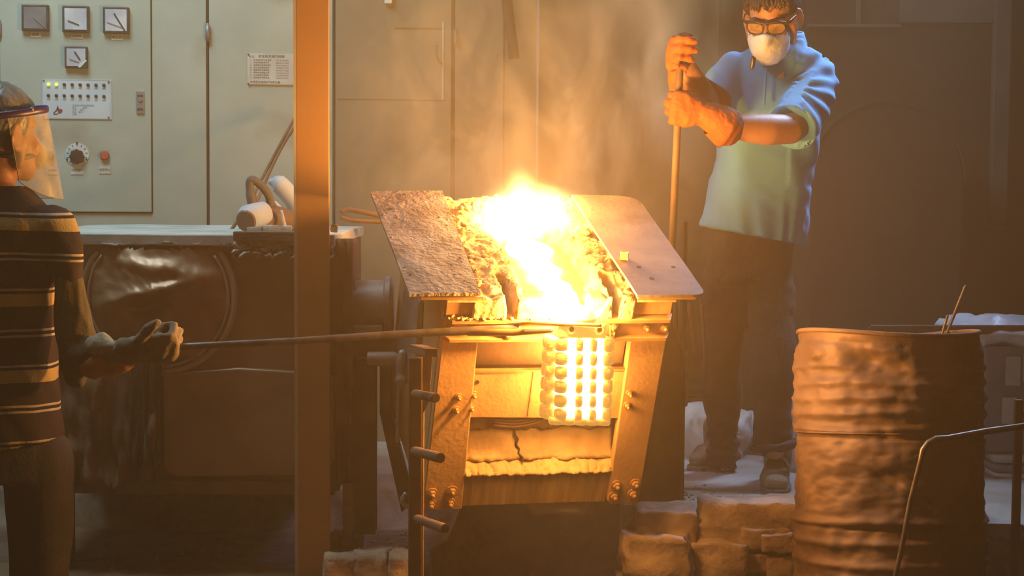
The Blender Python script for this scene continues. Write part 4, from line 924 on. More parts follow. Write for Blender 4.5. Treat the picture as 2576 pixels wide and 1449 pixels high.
MB().limb(spline([P(1722, 1352, 5.0), P(1735, 1372, 4.99), P(1733, 1400, 4.99), P(1745, 1440, 4.99)], 3), [.004] * 10, 6).build('wire', M['darkrust'], bw, smooth=True)
for i, (x0_, y0_, x1_, y1_, Y) in enumerate(((815, 1402, 905, 1490, 4.93), (890, 1396, 980, 1490, 4.92), (975, 1400, 1032, 1490, 4.91), (834, 1345, 866, 1400, 5.14), (890, 1345, 912, 1395, 5.22))):
    blk(x0_, y0_, x1_, y1_, Y, .14, 70 + i, amt=.16, rnd=.15, par=ground, mt='brick', nm='brick')
def rubble():
    mb = MB(); rnd = random.Random(3)
    spots = [(1600, 2010, 1245, 1262, 110, .003, .010), (430, 735, 1330, 1420, 110, .002, .009), (830, 1030, 1335, 1400, 110, .003, .012), (190, 400, 1385, 1445, 50, .003, .010), (1740, 1900, 1215, 1245, 8, .004, .008)]
    for x0_, x1_, y0_, y1_, n, s0, s1 in spots:
        for k in range(n):
            px, py = rnd.uniform(x0_, x1_), rnd.uniform(y0_, y1_); d = ray(px, py); p = CP + d * ((GZ - CAMZ) / d.z)
            if px < 1040: p = CP + d * ((GZL - CAMZ) / d.z)
            if pit(p.x, p.y): continue
            s = s0 + (s1 - s0) * rnd.random() ** 2; mb.rock((p.x, p.y, gz(p.x, p.y) + s * .2), (s, s, s * .7), cuts=1, amt=.3, seed=k, sc=50)
    o = mb.build('rubble', M['mortar'], None, smooth=False); props(o, 'small rubble crumbs scattered over the dusty ground and step', 'rubble', kind='stuff')
rubble()
# ================================================================== RIGHT BACKGROUND RACK
rk = thing('storage_rack', P(2380, 1300, 6.0), 'dark steel rack behind the drum', 'rack')
MB().bar(P(2190, 829, 6.0), P(2640, 829, 6.0), .03, .03).build('rail', M['darkrust'], rk, bevel=0.003)
MB().bar(P(2191, 824, 6.0), P(2191, 1130, 6.0), .016, .016).build('upright', M['trimgrey'], rk)
pbox(MB(), 2430, 862, 2640, 872, 6.0, .35).build('shelf', M['darkrust'], rk)
for x in (2460, 2620): MB().bar(P(x, 835, 6.2), V((P(x, 835, 6.2).x, 6.2, GZ)), .03, .03).build('upright', M['darkrust'], rk)
MB().bar(P(2190, 829, 6.3), P(2640, 829, 6.3), .03, .03).build('rail', M['darkrust'], rk, bevel=0.003)
def film(name, x0_, y0_, x1_, y1_, Y, d, seed, lab, mt='plastic', amt=.22):
    a, b = P(x0_, y0_, Y), P(x1_, y1_, Y); c = ((a.x + b.x) / 2, Y, (a.z + b.z) / 2)
    o = MB().rock(c, (abs(b.x - a.x), d, abs(a.z - b.z)), cuts=9, amt=amt, seed=seed, sc=11, rnd=.75).build(name, M[mt], None, smooth=True, disp=(.012, 22, seed))
    return props(o, lab, 'plastic' if mt == 'plastic' else 'sack')
film('plastic_bundle', 2385, 800, 2660, 868, 6.15, .3, 3, 'crumpled white plastic film bundle lying on the rack behind the drum')
film('white_sack', 2490, 1325, 2680, 1500, 5.35, .35, 5, 'white crumpled sack on the ground at the right edge, beside the drum', 'sack')
cbx = thing('carton', P(2560, 1140, 6.05), 'grey blue carton with pale labels on the rack at the right edge', 'box')
pbox(MB(), 2480, 872, 2640, 1140, 5.98, .3).build('body', M['boxblue'], cbx, bevel=0.006)
for x0_, y0_, x1_, y1_ in ((2531, 897, 2566, 970), (2522, 1000, 2556, 1066), (2575, 890, 2610, 960)):
    pbox(MB(), x0_, y0_, x1_, y1_, 5.972, .006).build('label_sheet', M['sheet'], cbx)
for i, (y0_, y1_, mt) in enumerate(((1146, 1164, 'sack'), (1167, 1186, 'boxblue'), (1189, 1203, 'plastic'), (1206, 1232, 'boxblue'), (1234, 1248, 'plastic'), (1250, 1268, 'boxblue'), (1271, 1325, 'sack'))):
    a, b = P(2496, y0_, 5.95), P(2650, y1_, 5.95)
    o = MB().rock(((a.x + b.x) / 2, 6.08, (a.z + b.z) / 2), (b.x - a.x, .3, a.z - b.z), cuts=4, amt=.18, seed=i, sc=9, rnd=.12).build('folded_sheet', M[mt], None, smooth=True)
    props(o, ['topmost grey folded sheet below the carton', 'dark folded sheet, second from top below the carton', 'shiny white folded sheet, third from top below the carton', 'thick dark folded sheet, fourth from top below the carton', 'thin white folded sheet, fifth from top below the carton', 'dark folded sheet, sixth from top below the carton', 'thick pale sack at the bottom of the stack below the carton'][i], 'sheet', 'stacked sheets under the carton')
an = thing('angle_iron_frame', P(2562, 1370, 5.0), 'brown angle iron frame standing at the right edge beside the drum', 'frame')
MB().bar(P(2563, 1005, 5.0), V((P(2563, 1005, 5.0).x, 5.0, .02)), .022, .022).build('upright', M['rust'], an, bevel=0.002)
MB().bar(P(2572, 1040, 5.0), P(2640, 1046, 5.0), .018, .018).build('crossbar', M['rust'], an)
MB().bar(P(2572, 1330, 5.0), P(2640, 1332, 5.0), .018, .018).build('crossbar', M['rust'], an)
MB().bar(P(2640, 1040, 5.0), V((P(2640, 1040, 5.0).x, 5.0, .02)), .022, .022).build('upright', M['rust'], an)
# sacks behind the worker's legs
film('white_sack', 1712, 1030, 1875, 1168, 6.45, .3, 11, 'pale grey sack on the ground behind the man in blue, by the valve', 'sack')
film('white_sack', 1850, 1045, 2030, 1170, 6.55, .3, 12, 'pale grey sack on the ground seen between the legs of the man in blue', 'sack')
film('plastic_bundle', 1985, 955, 2120, 1190, 6.2, .25, 14, 'bluish white plastic bundle standing between the worn boots and the drum')
# ================================================================== PEOPLE
def head_parts(mb):
    mb.ell((0, -.012, .035), (.077, .096, .086), nu=28, nv=20)
    mb.ell((0, .022, -.035), (.063, .068, .085), nu=24, nv=18)
    mb.ell((0, .045, -.085), (.046, .044, .036)); mb.ell((0, .066, -.104), (.024, .022, .020))
    mb.limb([(0, .080, .012), (0, .094, -.012), (0, .104, -.032)], [.008, .010, .014], 12)
    for s in (-1, 1):
        mb.ell((s * .011, .094, -.036), (.009, .010, .008))
        mb.ell((s * .036, .060, -.035), (.026, .024, .028))
        mb.limb([(s * .012, .083, .020), (s * .034, .080, .026), (s * .054, .064, .020)], [.008, .008, .007], 8)
        mb.limb([(s * .072, .016, -.02), (s * .066, .0, -.075)], [.014, .016], 10)
    mb.limb([(-.022, .080, -.066), (0, .088, -.064), (.022, .080, -.066)], [.006, .008, .006], 8)
    mb.limb([(-.019, .079, -.076), (0, .086, -.077), (.019, .079, -.076)], [.006, .009, .006], 8)
def ear(mb, s):
    R = Matrix.Rotation(s * radians(22), 3, 'Z') @ Matrix.Rotation(radians(-12), 3, 'X')
    c = V((s * .083, -.012, -.008))
    mb.ell(c, (.007, .020, .033), R)
    mb.tube([c + R @ V((s * .005, .021 * sin(t) - .001, .034 * cos(t))) for t in [radians(x) for x in range(-200, 61, 20)]], .0055, 8)
    mb.ell(c + V((0, .006, -.026)), (.007, .010, .012)); mb.ell(c + R @ V((s * .003, .012, -.004)), (.006, .006, .010))
def hand_parts(mb, H, curl=1.0, thick=1.0, thumb=None, spread=0.0, fan=None):
    """hand in frame H (x fingers, y thumb side, z back of hand, wrist at origin); mirrored frames are fine"""
    T = lambda p: H @ V(p)
    k = thick
    sub = MB()
    sub.limb([T((-.035, 0, 0)), T((.0, 0, 0)), T((.045, 0, .002)), T((.085, .0, .0))], [(.027 * k, .022 * k), (.029 * k, .022 * k), (.040 * k, .019 * k), (.041 * k, .015 * k)], 16, up=H.to_3x3() @ V((0, 0, 1)))
    ln = ((.043, .027, .021), (.048, .030, .022), (.045, .028, .022), (.035, .022, .019))
    for i in range(4):
        y = (.031 - .0205 * i) * (1 + (k - 1) * .85); x0 = (.084, .090, .086, .078)[i]
        c = curl if not hasattr(curl, '__len__') else curl[i]
        p = V((x0 - .02, y * .9, 0)); pts = [p, V((x0, y, .001))]; ang = 0
        for j, l in enumerate(ln[i]):
            ang += radians((62, 78, 48)[j]) * c
            yy = spread * (1.5 - i) * .3
            d = V((cos(ang), yy, -sin(ang))).normalized(); pts.append(pts[-1] + d * l)
        r = (.0105, .0105, .0100, .0092, .0080); r = [q * k * (1 if i < 3 else .88) for q in r]
        sub.limb([T(q) for q in pts], r, 10)
    th = thumb or [(.012, .024, -.006), (.038, .046, -.018), (.066, .052, -.034), (.088, .044, -.046)]
    sub.limb([T(q) for q in th], [.016 * k, .014 * k, .0115 * k, .009 * k][:len(th)], 10)
    mb.v, b = mb.v + sub.v, len(mb.v); mb.f += [tuple(i + b for i in f) for f in sub.f]
def ring_at(px, py, Y, hw, hd, n=40, sl=0.0, tw=0.0, ex=2.4):
    c = P(px, py, Y); w_ = m_px(hw, Y); out = []
    for j in range(n):
        t = 2 * pi * j / n; cx_, sy_ = cos(t), sin(t)
        k = (abs(cx_) ** ex + abs(sy_) ** ex) ** (-1 / ex)
        x, y = w_ * cx_ * k, hd * sy_ * k
        x, y = x * cos(tw) - y * sin(tw), x * sin(tw) + y * cos(tw)
        out.append(c + V((x, y, -sl * x)))
    return out
def rscale(px, Y): return m_px(px, Y)

# ------------------------------------------------------------------ man in the blue polo (right)
fc = P(1931, 60, 5.60)
fwd = V((-.30, -.84, -.42)).normalized(); rgt = V((-1, .30, .02)); rgt = (rgt - fwd * rgt.dot(fwd)).normalized(); upz = rgt.cross(fwd)
HM = basis(rgt, fwd, upz, fc - fwd * .06)
T1 = lambda u, v, w_: HM @ V((u, v, w_))
man = MB()
hb = MB(HM); head_parts(hb); ear(hb, 1); ear(hb, -1)
man.v += hb.v; man.f += hb.f
man.limb([T1(0, -.02, -.05), T1(0, -.045, -.11), P(1962, 150, 5.76), P(1960, 185, 5.77)], [.056, .058, .062, .07], 18)
man.limb([P(1958, 165, 5.76), P(1945, 300, 5.79), P(1920, 480, 5.83), P(1890, 600, 5.86)], [(.085, .06), (.10, .075), (.10, .075), (.10, .08)], 18)
LEl = P(1988, 325, 5.50); LWr = P(1838, 318, 5.40)
man.limb([P(2040, 200, 5.745), P(2030, 250, 5.64), P(2008, 296, 5.56), LEl], [.040, .046, .050, .048], 16)
man.limb([LEl, P(1930, 326, 5.46), P(1880, 322, 5.43), LWr, P(1805, 305, 5.395)], [.047, .050, .045, .034, .026], 16)
man.limb([P(1845, 175, 5.76), P(1800, 255, 5.70), P(1795, 290, 5.62)], [.042, .045, .046], 14)
man.limb([P(1795, 290, 5.62), P(1760, 225, 5.50), P(1722, 160, 5.46)], [.045, .04, .03], 14)
for a, b_ in (((1835, 600, 5.86), (1808, 1130, 6.02)), ((1925, 600, 5.85), (1948, 1130, 5.72))):
    man.limb([P(*a), P((a[0] + b_[0]) / 2 + 4, 850, (a[2] + b_[2]) / 2), P(*b_)], [.06, .045, .036], 14)
p1 = fused('person', man, M['skin'], None, .0065, 5, .5)
props(p1, 'man in a blue polo shirt, white mask and spectacles gripping an upright lance', 'person')
reg(p1, Matrix())
# eyes
for s in (-1, 1):
    e = MB(HM).ell((s * .032, .072, .004), .0125).build('eye', M['sack'], p1, smooth=True)
    MB(HM).ell((s * .032 - .002, .083, -.001), .0045).build('pupil', M['black'], e, smooth=True)
    MB(HM).limb([(s * .016, .0865, .024), (s * .034, .083, .029), (s * .054, .066, .024)], [.003, .004, .002], 8, flat=.6).build('eyebrow', M['hair'], p1, smooth=True)
# hair: cap with fringe
hm = MB(HM)
hm.ell((0, -.020, .046), (.084, .098, .086), nu=40, nv=26)
def hairfn(p, n):
    q = HM.inverted() @ p
    return p + n * (.004 * noise.noise(V((q.x * 70, q.y * 70, q.z * 25))))
capm = MB()
inv = HM.inverted()
fs_ = []
for f in hm.f:
    c = sum((inv @ hm.v[i] for i in f), V()) / len(f)
    if c.z > .062 or (c.y < .045 and c.z > .03) or (c.y < -.02 and c.z > -.045 - .2 * min(0, c.y + .02) * 0): fs_.append(f)
capm.v = hm.v; capm.f = fs_
hair = capm.build('hair', M['hair'], p1, smooth=True, solid=.012, disp=(.006, 60, 1))
rnd = random.Random(5); fr = MB(HM)
for k in range(46):
    x = rnd.uniform(-.068, .068); yb = .078 * math.sqrt(max(0, 1 - (x / .086) ** 2)) + .002
    l = rnd.uniform(.018, .042) * (1 - .3 * abs(x) / .07)
    fr.tube([(x, yb - .018, .098), (x + rnd.uniform(-.004, .004), yb + .002, .080), (x + rnd.uniform(-.010, .006), yb + .006, .080 - l * .6), (x + rnd.uniform(-.014, .008), yb + .004 + .06 * l, .080 - l)], [.0055, .005, .0035, .0006], 6)
fr.build('fringe', M['hair'], hair, smooth=True)
# spectacles
gl = MB(HM)
lens_c = ((.034, .096), (-.034, .096))
def lens_loop(s, k=1.0):
    out = []
    for t in [2 * pi * j / 28 for j in range(28)]:
        ex = 2.8; q = (abs(cos(t)) ** ex + abs(sin(t)) ** ex) ** (-1 / ex)
        x = .0265 * k * cos(t) * q; z = (.0185 + .003 * sin(t) * -1) * k * sin(t) * q
        out.append(V((s * .034 + x, .103 - 1.6 * (s * .034 + x) ** 2 * 2.4, .001 + z - .003 * s * 0)))
    return out
for s in (-1, 1): gl.tube(lens_loop(s), .0026, 8, closed=True)
gl.limb([(-.010, .1035, .012), (0, .1055, .014), (.010, .1035, .012)], [.003, .003, .003], 8)
gl.tube([(-.064, .088, .017), (-.034, .100, .0225), (0, .106, .0165), (.034, .100, .0225), (.064, .088, .017)], [.003, .004, .003, .004, .003], 8)
for s in (-1, 1): gl.tube([(s * .062, .088, .015), (s * .074, .072, .013), (s * .082, .02, .012), (s * .084, -.015, .010), (s * .082, -.03, -.008)], [(.0022, .006), (.0022, .006), (.002, .004), (.002, .003), (.002, .003)], 8)
sp = gl.build('spectacles', M['glass_frame'], p1, smooth=True)
for s in (-1, 1):
    lp_ = lens_loop(s, .93); MB(HM).prism(lp_, (0, .001, 0)).build('lens', M['lens'], sp)
# mask
mm = MB(HM)
def maskf(a, b):
    t = lerp(-1.22, 1.22, a); z = lerp(-.026, -.125, b)
    prof = sin(pi * min(1, max(0, lerp(.20, .86, b))))
    w_ = .060 + .014 * prof; d = .062 + .052 * prof
    top = .010 * math.exp(-(t / .35) ** 2) * (1 - b)
    x = w_ * sin(t) * (1 - .28 * b * b); y = d * cos(t) + .006 * cos(t * 2) * prof
    return V((x, y + .012, z + top + .012 * (1 - cos(t)) * (1 - 2 * b) * -.5))
mm.grid(maskf, 32, 18)
mk = mm.build('dust_mask', M['mask'], p1, smooth=True, solid=.004, disp=(.0025, 40, 2))
for s in (-1, 1):
    MB(HM).tube([(s * .068, .035, -.045), (s * .079, .005, -.030), (s * .085, -.018, -.005)], .0016, 6).build('ear_loop', M['mask'], mk, smooth=True)
MB().limb([P(1895, 147, 5.44), P(1894, 160, 5.445), P(1892, 170, 5.45)], [.008, .0075, .007], 10).build('mask_toggle', M['brownplastic'], mk, smooth=True)
# polo shirt
sh = MB()
rows = [(100, 1962, 5.765, 58, .075, 0), (118, 1962, 5.765, 72, .082, 0), (138, 1964, 5.765, 104, .098, 0), (165, 1960, 5.765, 124, .112, 0), (215, 1952, 5.77, 130, .122, 0), (300, 1940, 5.785, 125, .125, 0), (400, 1928, 5.81, 127, .128, 0), (500, 1908, 5.835, 129, .132, .10), (592, 1888, 5.86, 129, .135, .17)]
sh.rings([ring_at(x, y, Y, hw, hd, 44, sl=sl, tw=radians(-6)) for y, x, Y, hw, hd, sl in rows])
sh.tube([P(2030, 158, 5.77), P(2044, 178, 5.76), P(2049, 208, 5.73), P(2037, 252, 5.65), P(2010, 294, 5.575), P(1992, 322, 5.52)], [.05, .070, .080, .079, .077, .078], 24)
sh.tube([P(1872, 150, 5.775), P(1860, 168, 5.77), P(1822, 215, 5.735), P(1796, 256, 5.70), P(1788, 270, 5.69)], [.05, .066, .070, .068, .068], 22)
slc = P(2008, 296, 5.575); sld = (P(2008, 296, 5.575) - P(2036, 250, 5.65)).normalized()
def shirtfn(p, n):
    z = p.z; side = abs(n.z) < .8
    if not side: return p
    low = smoothstep(1.45, 1.05, z)
    a = math.atan2(p.y - 5.8, p.x - .88)
    f = .020 * low * sin(a * 11 + 2 * nz(z * 3, a * 2)) * (.4 + .6 * (nz(a * 2.5, 3) + .5))
    f += .008 * noise.noise(V((p.x * 7 + p.z * 9, p.y * 7, p.z * 5 - p.x * 6))) + .005 * noise.noise(V((p.x * 16 + p.z * 22, p.y * 14, p.z * 8)))
    if p.x > P(1990, 0, 5.7).x and z > 1.42:    # radiating sleeve folds
        dv = p - P(1975, 215, 5.66); f += .0045 * sin(math.atan2(dv.z, dv.x) * 17 + 3 * nz(p.x * 5, p.z * 5)) * (1 - low)
    return p + n * f
shirt = fused('polo_shirt', sh, M['shirt'], p1, .0075, 4, .5, shirtfn)
hemr = [slc + sld * .058 + (frame(sld)[0] * cos(t) + frame(sld)[1] * sin(t)) * .0765 for t in [2 * pi * j / 40 for j in range(40)]]
MB().tube(hemr, .005, 8, closed=True).build('sleeve_hem', M['shirt'], shirt, smooth=True)
# collar and placket
def collarf(a, b):
    t = lerp(radians(-65), radians(245), a); c = P(1962, 118, 5.765)
    r = .066 + .012 * b; zz = lerp(.048, .006, b) - .022 * smoothstep(.7, 1, abs(2 * a - 1)) * b
    return V((c.x + r * 1.12 * cos(t), c.y + .0 + r * 1.05 * sin(t), c.z + zz + .012 * sin(t)))
MB().grid(collarf, 40, 6).build('collar', M['shirt'], shirt, smooth=True, solid=.006)
pk = [P(1928, 172, 5.625), P(1924, 230, 5.622), P(1922, 262, 5.625)]
MB().limb(pk, [.004, .004, .004], 8).build('placket', M['shirt'], shirt, smooth=True)
em = P(1966, 192, 5.62)
MB().prism([P(1958 + x, 180 + y, 5.634) for x, y in ((0, 12), (4, 7), (10, 4), (14, 0), (15, 5), (12, 10), (15, 14), (9, 16), (3, 17))], (0, .02, 0)).build('emblem', M['emblem'], shirt)
# trousers
tr_ = MB()
tr_.rings([ring_at(1884, 560, 5.86, 112, .115, 32), ring_at(1882, 640, 5.86, 112, .115, 32), ring_at(1880, 700, 5.86, 108, .11, 32)])
tr_.limb([P(1832, 650, 5.86), P(1824, 760, 5.88), P(1818, 880, 5.90), P(1816, 1000, 5.95), P(1818, 1090, 5.99), P(1822, 1155, 6.01)], [.090, .082, .074, .064, .056, .054], 20)
tr_.limb([P(1932, 650, 5.85), P(1936, 760, 5.82), P(1942, 880, 5.79), P(1944, 1000, 5.75), P(1946, 1100, 5.73)], [.088, .080, .076, .070, .066], 20)
def trfn(p, n):
    f = .012 * noise.noise(V((p.x * 6, p.y * 6, p.z * 9))) + .006 * noise.noise(V((p.x * 14 + p.z * 8, p.y * 14, p.z * 22)))
    k = smoothstep(.66, .50, p.z); f += k * .008 * sin(p.z * 130 + p.x * 25)
    return p + n * f
tro = fused('trousers', tr_, M['trousers'], p1, .009, 4, .5, trfn)
cc_ = P(1950, 1122, 5.725)
MB().tube([cc_ + V((.070 * cos(t), .072 * sin(t), .014 * cos(t + .6))) for t in [2 * pi * j / 32 for j in range(32)]], [.013 + .003 * sin(5 * t) for t in [2 * pi * j / 32 for j in range(32)]], 10, closed=True).build('rolled_cuff', M['trousers'], tro, smooth=True)
def boot(heel, toe, sc=1.0, ank=.17, open_=False):
    heel, toe = V(heel), V(toe); d = (toe - heel); ln = d.length; d.normalize(); s = V((d.y, -d.x, 0)); up = V((0, 0, 1))
    g = lambda a, b, c: heel + d * a + s * b + up * c
    b = MB()
    b.limb([g(.035, 0, ank), g(.03, 0, .10), g(.02, 0, .045)], [.050, .050, .044], 16)
    b.limb([g(.01, 0, .045), g(.10, 0, .055), g(ln * .70, .004, .045), g(ln - .045, 0, .038)], [(.040, .036), (.044, .042), (.050, .034), (.044, .028)], 18, up=up)
    b.ell(g(ln - .045, 0, .038), (.045, .042, .032))
    bo = fused('boot', b, M['shoe'], p1, .006, 5, .5)
    pts = []
    for k in range(36):
        t = 2 * pi * k / 36; a = ln / 2 + (ln / 2 + .004) * cos(t); wv = .046 + .008 * smoothstep(.3, .75, a / ln)
        pts.append(g(a, wv * sin(t) * (abs(sin(t)) ** -.25 if abs(sin(t)) > .01 else 1), .0))
    MB().prism(pts, (0, 0, .024)).build('sole', M['sole'], bo, bevel=0.005)
    if open_:
        for k in range(3):
            a = .10 + .03 * k; z = .115 - .020 * k
            MB().limb([g(a, -.030, z - .012), g(a + .004, 0, z), g(a, .030, z - .012)], [.0035] * 3, 6).build('lace', M['lace'], bo, smooth=True)
        MB().limb([g(.105, 0, .118), g(.11, .012, .13), g(.12, .022, .11), g(.13, .03, .085)], [.003] * 4, 6).build('lace', M['lace'], bo, smooth=True)
    return bo
def gnd(px, py):
    d = ray(px, py); p = CP + d * ((GZ + .004 - CAMZ) / d.z); p.z = gz(p.x, p.y) - .004; return p
boot(gnd(1956, 1205), gnd(1948, 1241), .95, .20, True)
boot(gnd(1822, 1172), gnd(1738, 1180), .95, .15)
# lance
l0, l1 = P(1714, 92, 5.40), P(1690, 640, 5.47); d = (l1 - l0).normalized(); l2 = l0 + d * ((l0.z - GZ) / -d.z)
la_ = thing('steel_lance', l2, 'upright steel lance held in both orange gloves by the man in blue', 'lance')
MB().limb([l0, l1, l2], [.0115, .0115, .0115], 14).build('shaft', M['rust'], la_, smooth=True)
# gloves: lower (his left) and upper (his right)
def glove(name, H, cuffpts, cuffr, mt, curl, thumb=None, thick=1.28, parent=p1, seed=0, vox=.0042, cl_flat=.8):
    g = MB(); hand_parts(g, H, curl, thick, thumb)
    c = MB(); c.limb(cuffpts, cuffr, 18)
    g.f += [tuple(i + len(g.v) for i in f) for f in c.f]; g.v += c.v
    fn = lambda p, n: p + n * (.0025 * noise.noise(p * 34 + V((seed, 0, 0))) + .003 * noise.noise(V((p.x * 60, p.y * 60, p.z * 25))))
    return fused(name, g, mt, parent, vox, 3, .5, fn)
lg = P(1702, 262, 5.415)
X_ = V((-1, -.10, .18)).normalized(); Y_ = V((.16, .0, 1)); Y_ = (Y_ - X_ * Y_.dot(X_)).normalized(); Z_ = -(X_.cross(Y_))
HL = basis(X_, Y_, Z_, P(1768, 285, 5.392))
g1 = glove('glove', HL, [P(1775, 288, 5.395), P(1800, 300, 5.40), P(1826, 318, 5.41)], [.040, .050, .062], M['glove'], (1.15, 1.15, 1.15, 1.2), [(.010, .028, -.008), (.040, .046, -.024), (.070, .046, -.044), (.078, .030, -.060)], 1.35, seed=1)
# flared cuff edge
ax = (P(1826, 318, 5.41) - P(1775, 288, 5.395)).normalized(); s_, u_, a_ = frame(ax)
ce_ = P(1824, 320, 5.41)
MB().rings([[ce_ + a_ * (o_) + (s_ * cos(t) * r_ + u_ * sin(t) * r_) for t in [2 * pi * j / 32 for j in range(32)]] for o_, r_ in ((-.045, .050), (0.0, .062), (.014, .064), (.014, .058), (-.03, .050))], cap=False).build('cuff', M['glove'], g1, smooth=True)
X_ = V((-.30, -.92, .10)).normalized(); Y_ = V((.10, .0, 1)); Y_ = (Y_ - X_ * Y_.dot(X_)).normalized(); Z_ = X_.cross(Y_)
HR = basis(X_, Y_, Z_, P(1706, 146, 5.49) )
g2 = glove('glove', HR, [P(1708, 150, 5.50), P(1704, 185, 5.52), P(1698, 222, 5.53)], [.036, .030, .020], M['glove'], (.62, .78, .9, 1.0), [(.010, .028, .0), (.045, .052, -.012), (.075, .058, -.030), (.092, .056, -.050)], 1.35, seed=4)
MB().limb([P(1725, 185, 5.52), P(1752, 222, 5.55), P(1800, 258, 5.60)], [.036, .045, .052], 16).build('cuff', M['glove'], g2, smooth=True)

# ------------------------------------------------------------------ man in the striped shirt (left, seen from behind)
WYL = 4.42
fwd2 = V((.66, .74, .06)).normalized(); rgt2 = V((.72, -.66, 0)); rgt2 = (rgt2 - fwd2 * rgt2.dot(fwd2)).normalized(); up2 = rgt2.cross(fwd2)
H2 = basis(rgt2, fwd2, up2, P(4, 338, 4.47))
T2 = lambda u, v, w_: H2 @ V((u, v, w_))
bod = MB(); hb = MB(H2); head_parts(hb); ear(hb, 1); ear(hb, -1); bod.v += hb.v; bod.f += hb.f
bod.limb([T2(0, -.02, -.05), T2(0, -.04, -.12), P(-20, 500, 4.42), P(-30, 540, 4.42)], [.060, .060, .066, .08], 18)
bod.limb([P(-40, 560, 4.42), P(-40, 800, 4.42), P(-35, 1050, 4.42), P(-35, 1150, 4.42)], [(.11, .06), (.11, .07), (.11, .07), (.11, .07)], 18)
EL = P(192, 912, 4.34); WR = P(300, 886, 4.30)
bod.limb([P(150, 590, 4.40), P(172, 740, 4.37), EL], [.040, .030, .024], 14)
bod.limb([EL, P(240, 900, 4.32), WR], [.026, .028, .022], 14)
bod.limb([P(-230, 590, 4.44), P(-235, 760, 4.52), P(-190, 900, 4.62)], [.052, .045, .042], 14)
bod.limb([P(-190, 900, 4.62), P(-60, 890, 4.80), P(20, 885, 4.85)], [.040, .036, .030], 12)
for xs in (98, -170):
    bod.limb([P(xs, 1120, 4.42), V((P(xs, 1449, 4.42).x, 4.42, .45)), V((P(xs, 1449, 4.42).x, 4.44, .06))], [.065, .05, .036], 14)
p2 = fused('person', bod, M['skin'], None, .0075, 5, .5); props(p2, 'man in a striped shirt and clear face shield seen from behind at the left edge', 'person'); reg(p2, Matrix())
HLh = basis(V((.3, 1, 0)).normalized(), V((0, 0, 1)), V((1, -.3, 0)).normalized(), P(25, 885, 4.85))
g = MB(); hand_parts(g, HLh, 1.0, 1.2); fused('glove', g, M['glovegrey'], p2, .006, 3, .5)
# hair, band, shield
hm = MB(H2); hm.ell((0, -.018, .040), (.085, .104, .092), nu=40, nv=26); inv = H2.inverted(); capm = MB(); capm.v = hm.v
for f in hm.f:
    c = sum((inv @ hm.v[i] for i in f), V()) / len(f)
    if c.z > .055 or (c.y < .03 and c.z > .0) or (c.y < -.03 and c.z > -.07): capm.f.append(f)
capm.build('hair', M['hairshine'], p2, smooth=True, solid=.010, disp=(.005, 50, 3))
vis = MB(H2)
def visf(a, b):
    t = lerp(radians(-112), radians(112), a); z = lerp(.062, -.172, b); r = .098 + .006 * b
    fl = 1 + .18 * b
    return V((r * sin(t) * (1 + .05 * b), (.118 + .01 * b) * cos(t) + .004 + .022 * b, z + .045 * (abs(2 * a - 1) ** 4) * b * 1.2))
fs = thing('face_shield', T2(0, .0, .06), 'clear face shield with a purple band on the head of the striped shirt man', 'face shield')
inv_fs = None
vis.grid(visf, 40, 20).build('visor', M['visor'], fs, smooth=True)
edge = [H2 @ visf(0 if False else a, b) for a, b in [(1, j / 16) for j in range(17)]] + [H2 @ visf(1 - j / 30, 1) for j in range(1, 31)] + [H2 @ visf(0, 1 - j / 16) for j in range(1, 17)]
MB().tube(edge, .0013, 6).build('visor_edge', M['beige'], fs, smooth=True)
MB(H2).tube([(.101 * sin(t), .004 + .121 * cos(t) - .006 * (1 - cos(t)), .062 - .010 * (1 - cos(t))) for t in [2 * pi * j / 56 for j in range(56)]], [(.003, .009)] * 56, 8, closed=True).build('band', M['band'], fs, smooth=True)
MB(H2).ell((.097, .03, .060), (.004, .006, .006)).build('rivet', M['steelgrey'], fs, smooth=True)
# respirator visible through the visor
MB(H2).ell((0, .082, -.055), (.046, .038, .044)).build('respirator', M['beige'], p2, smooth=True)
MB(H2).tube([(.044, .07, -.055), (.076, .02, -.06), (.07, -.06, -.05)], [(.002, .006)] * 3, 8).build('respirator_strap', M['black'], p2, smooth=True)
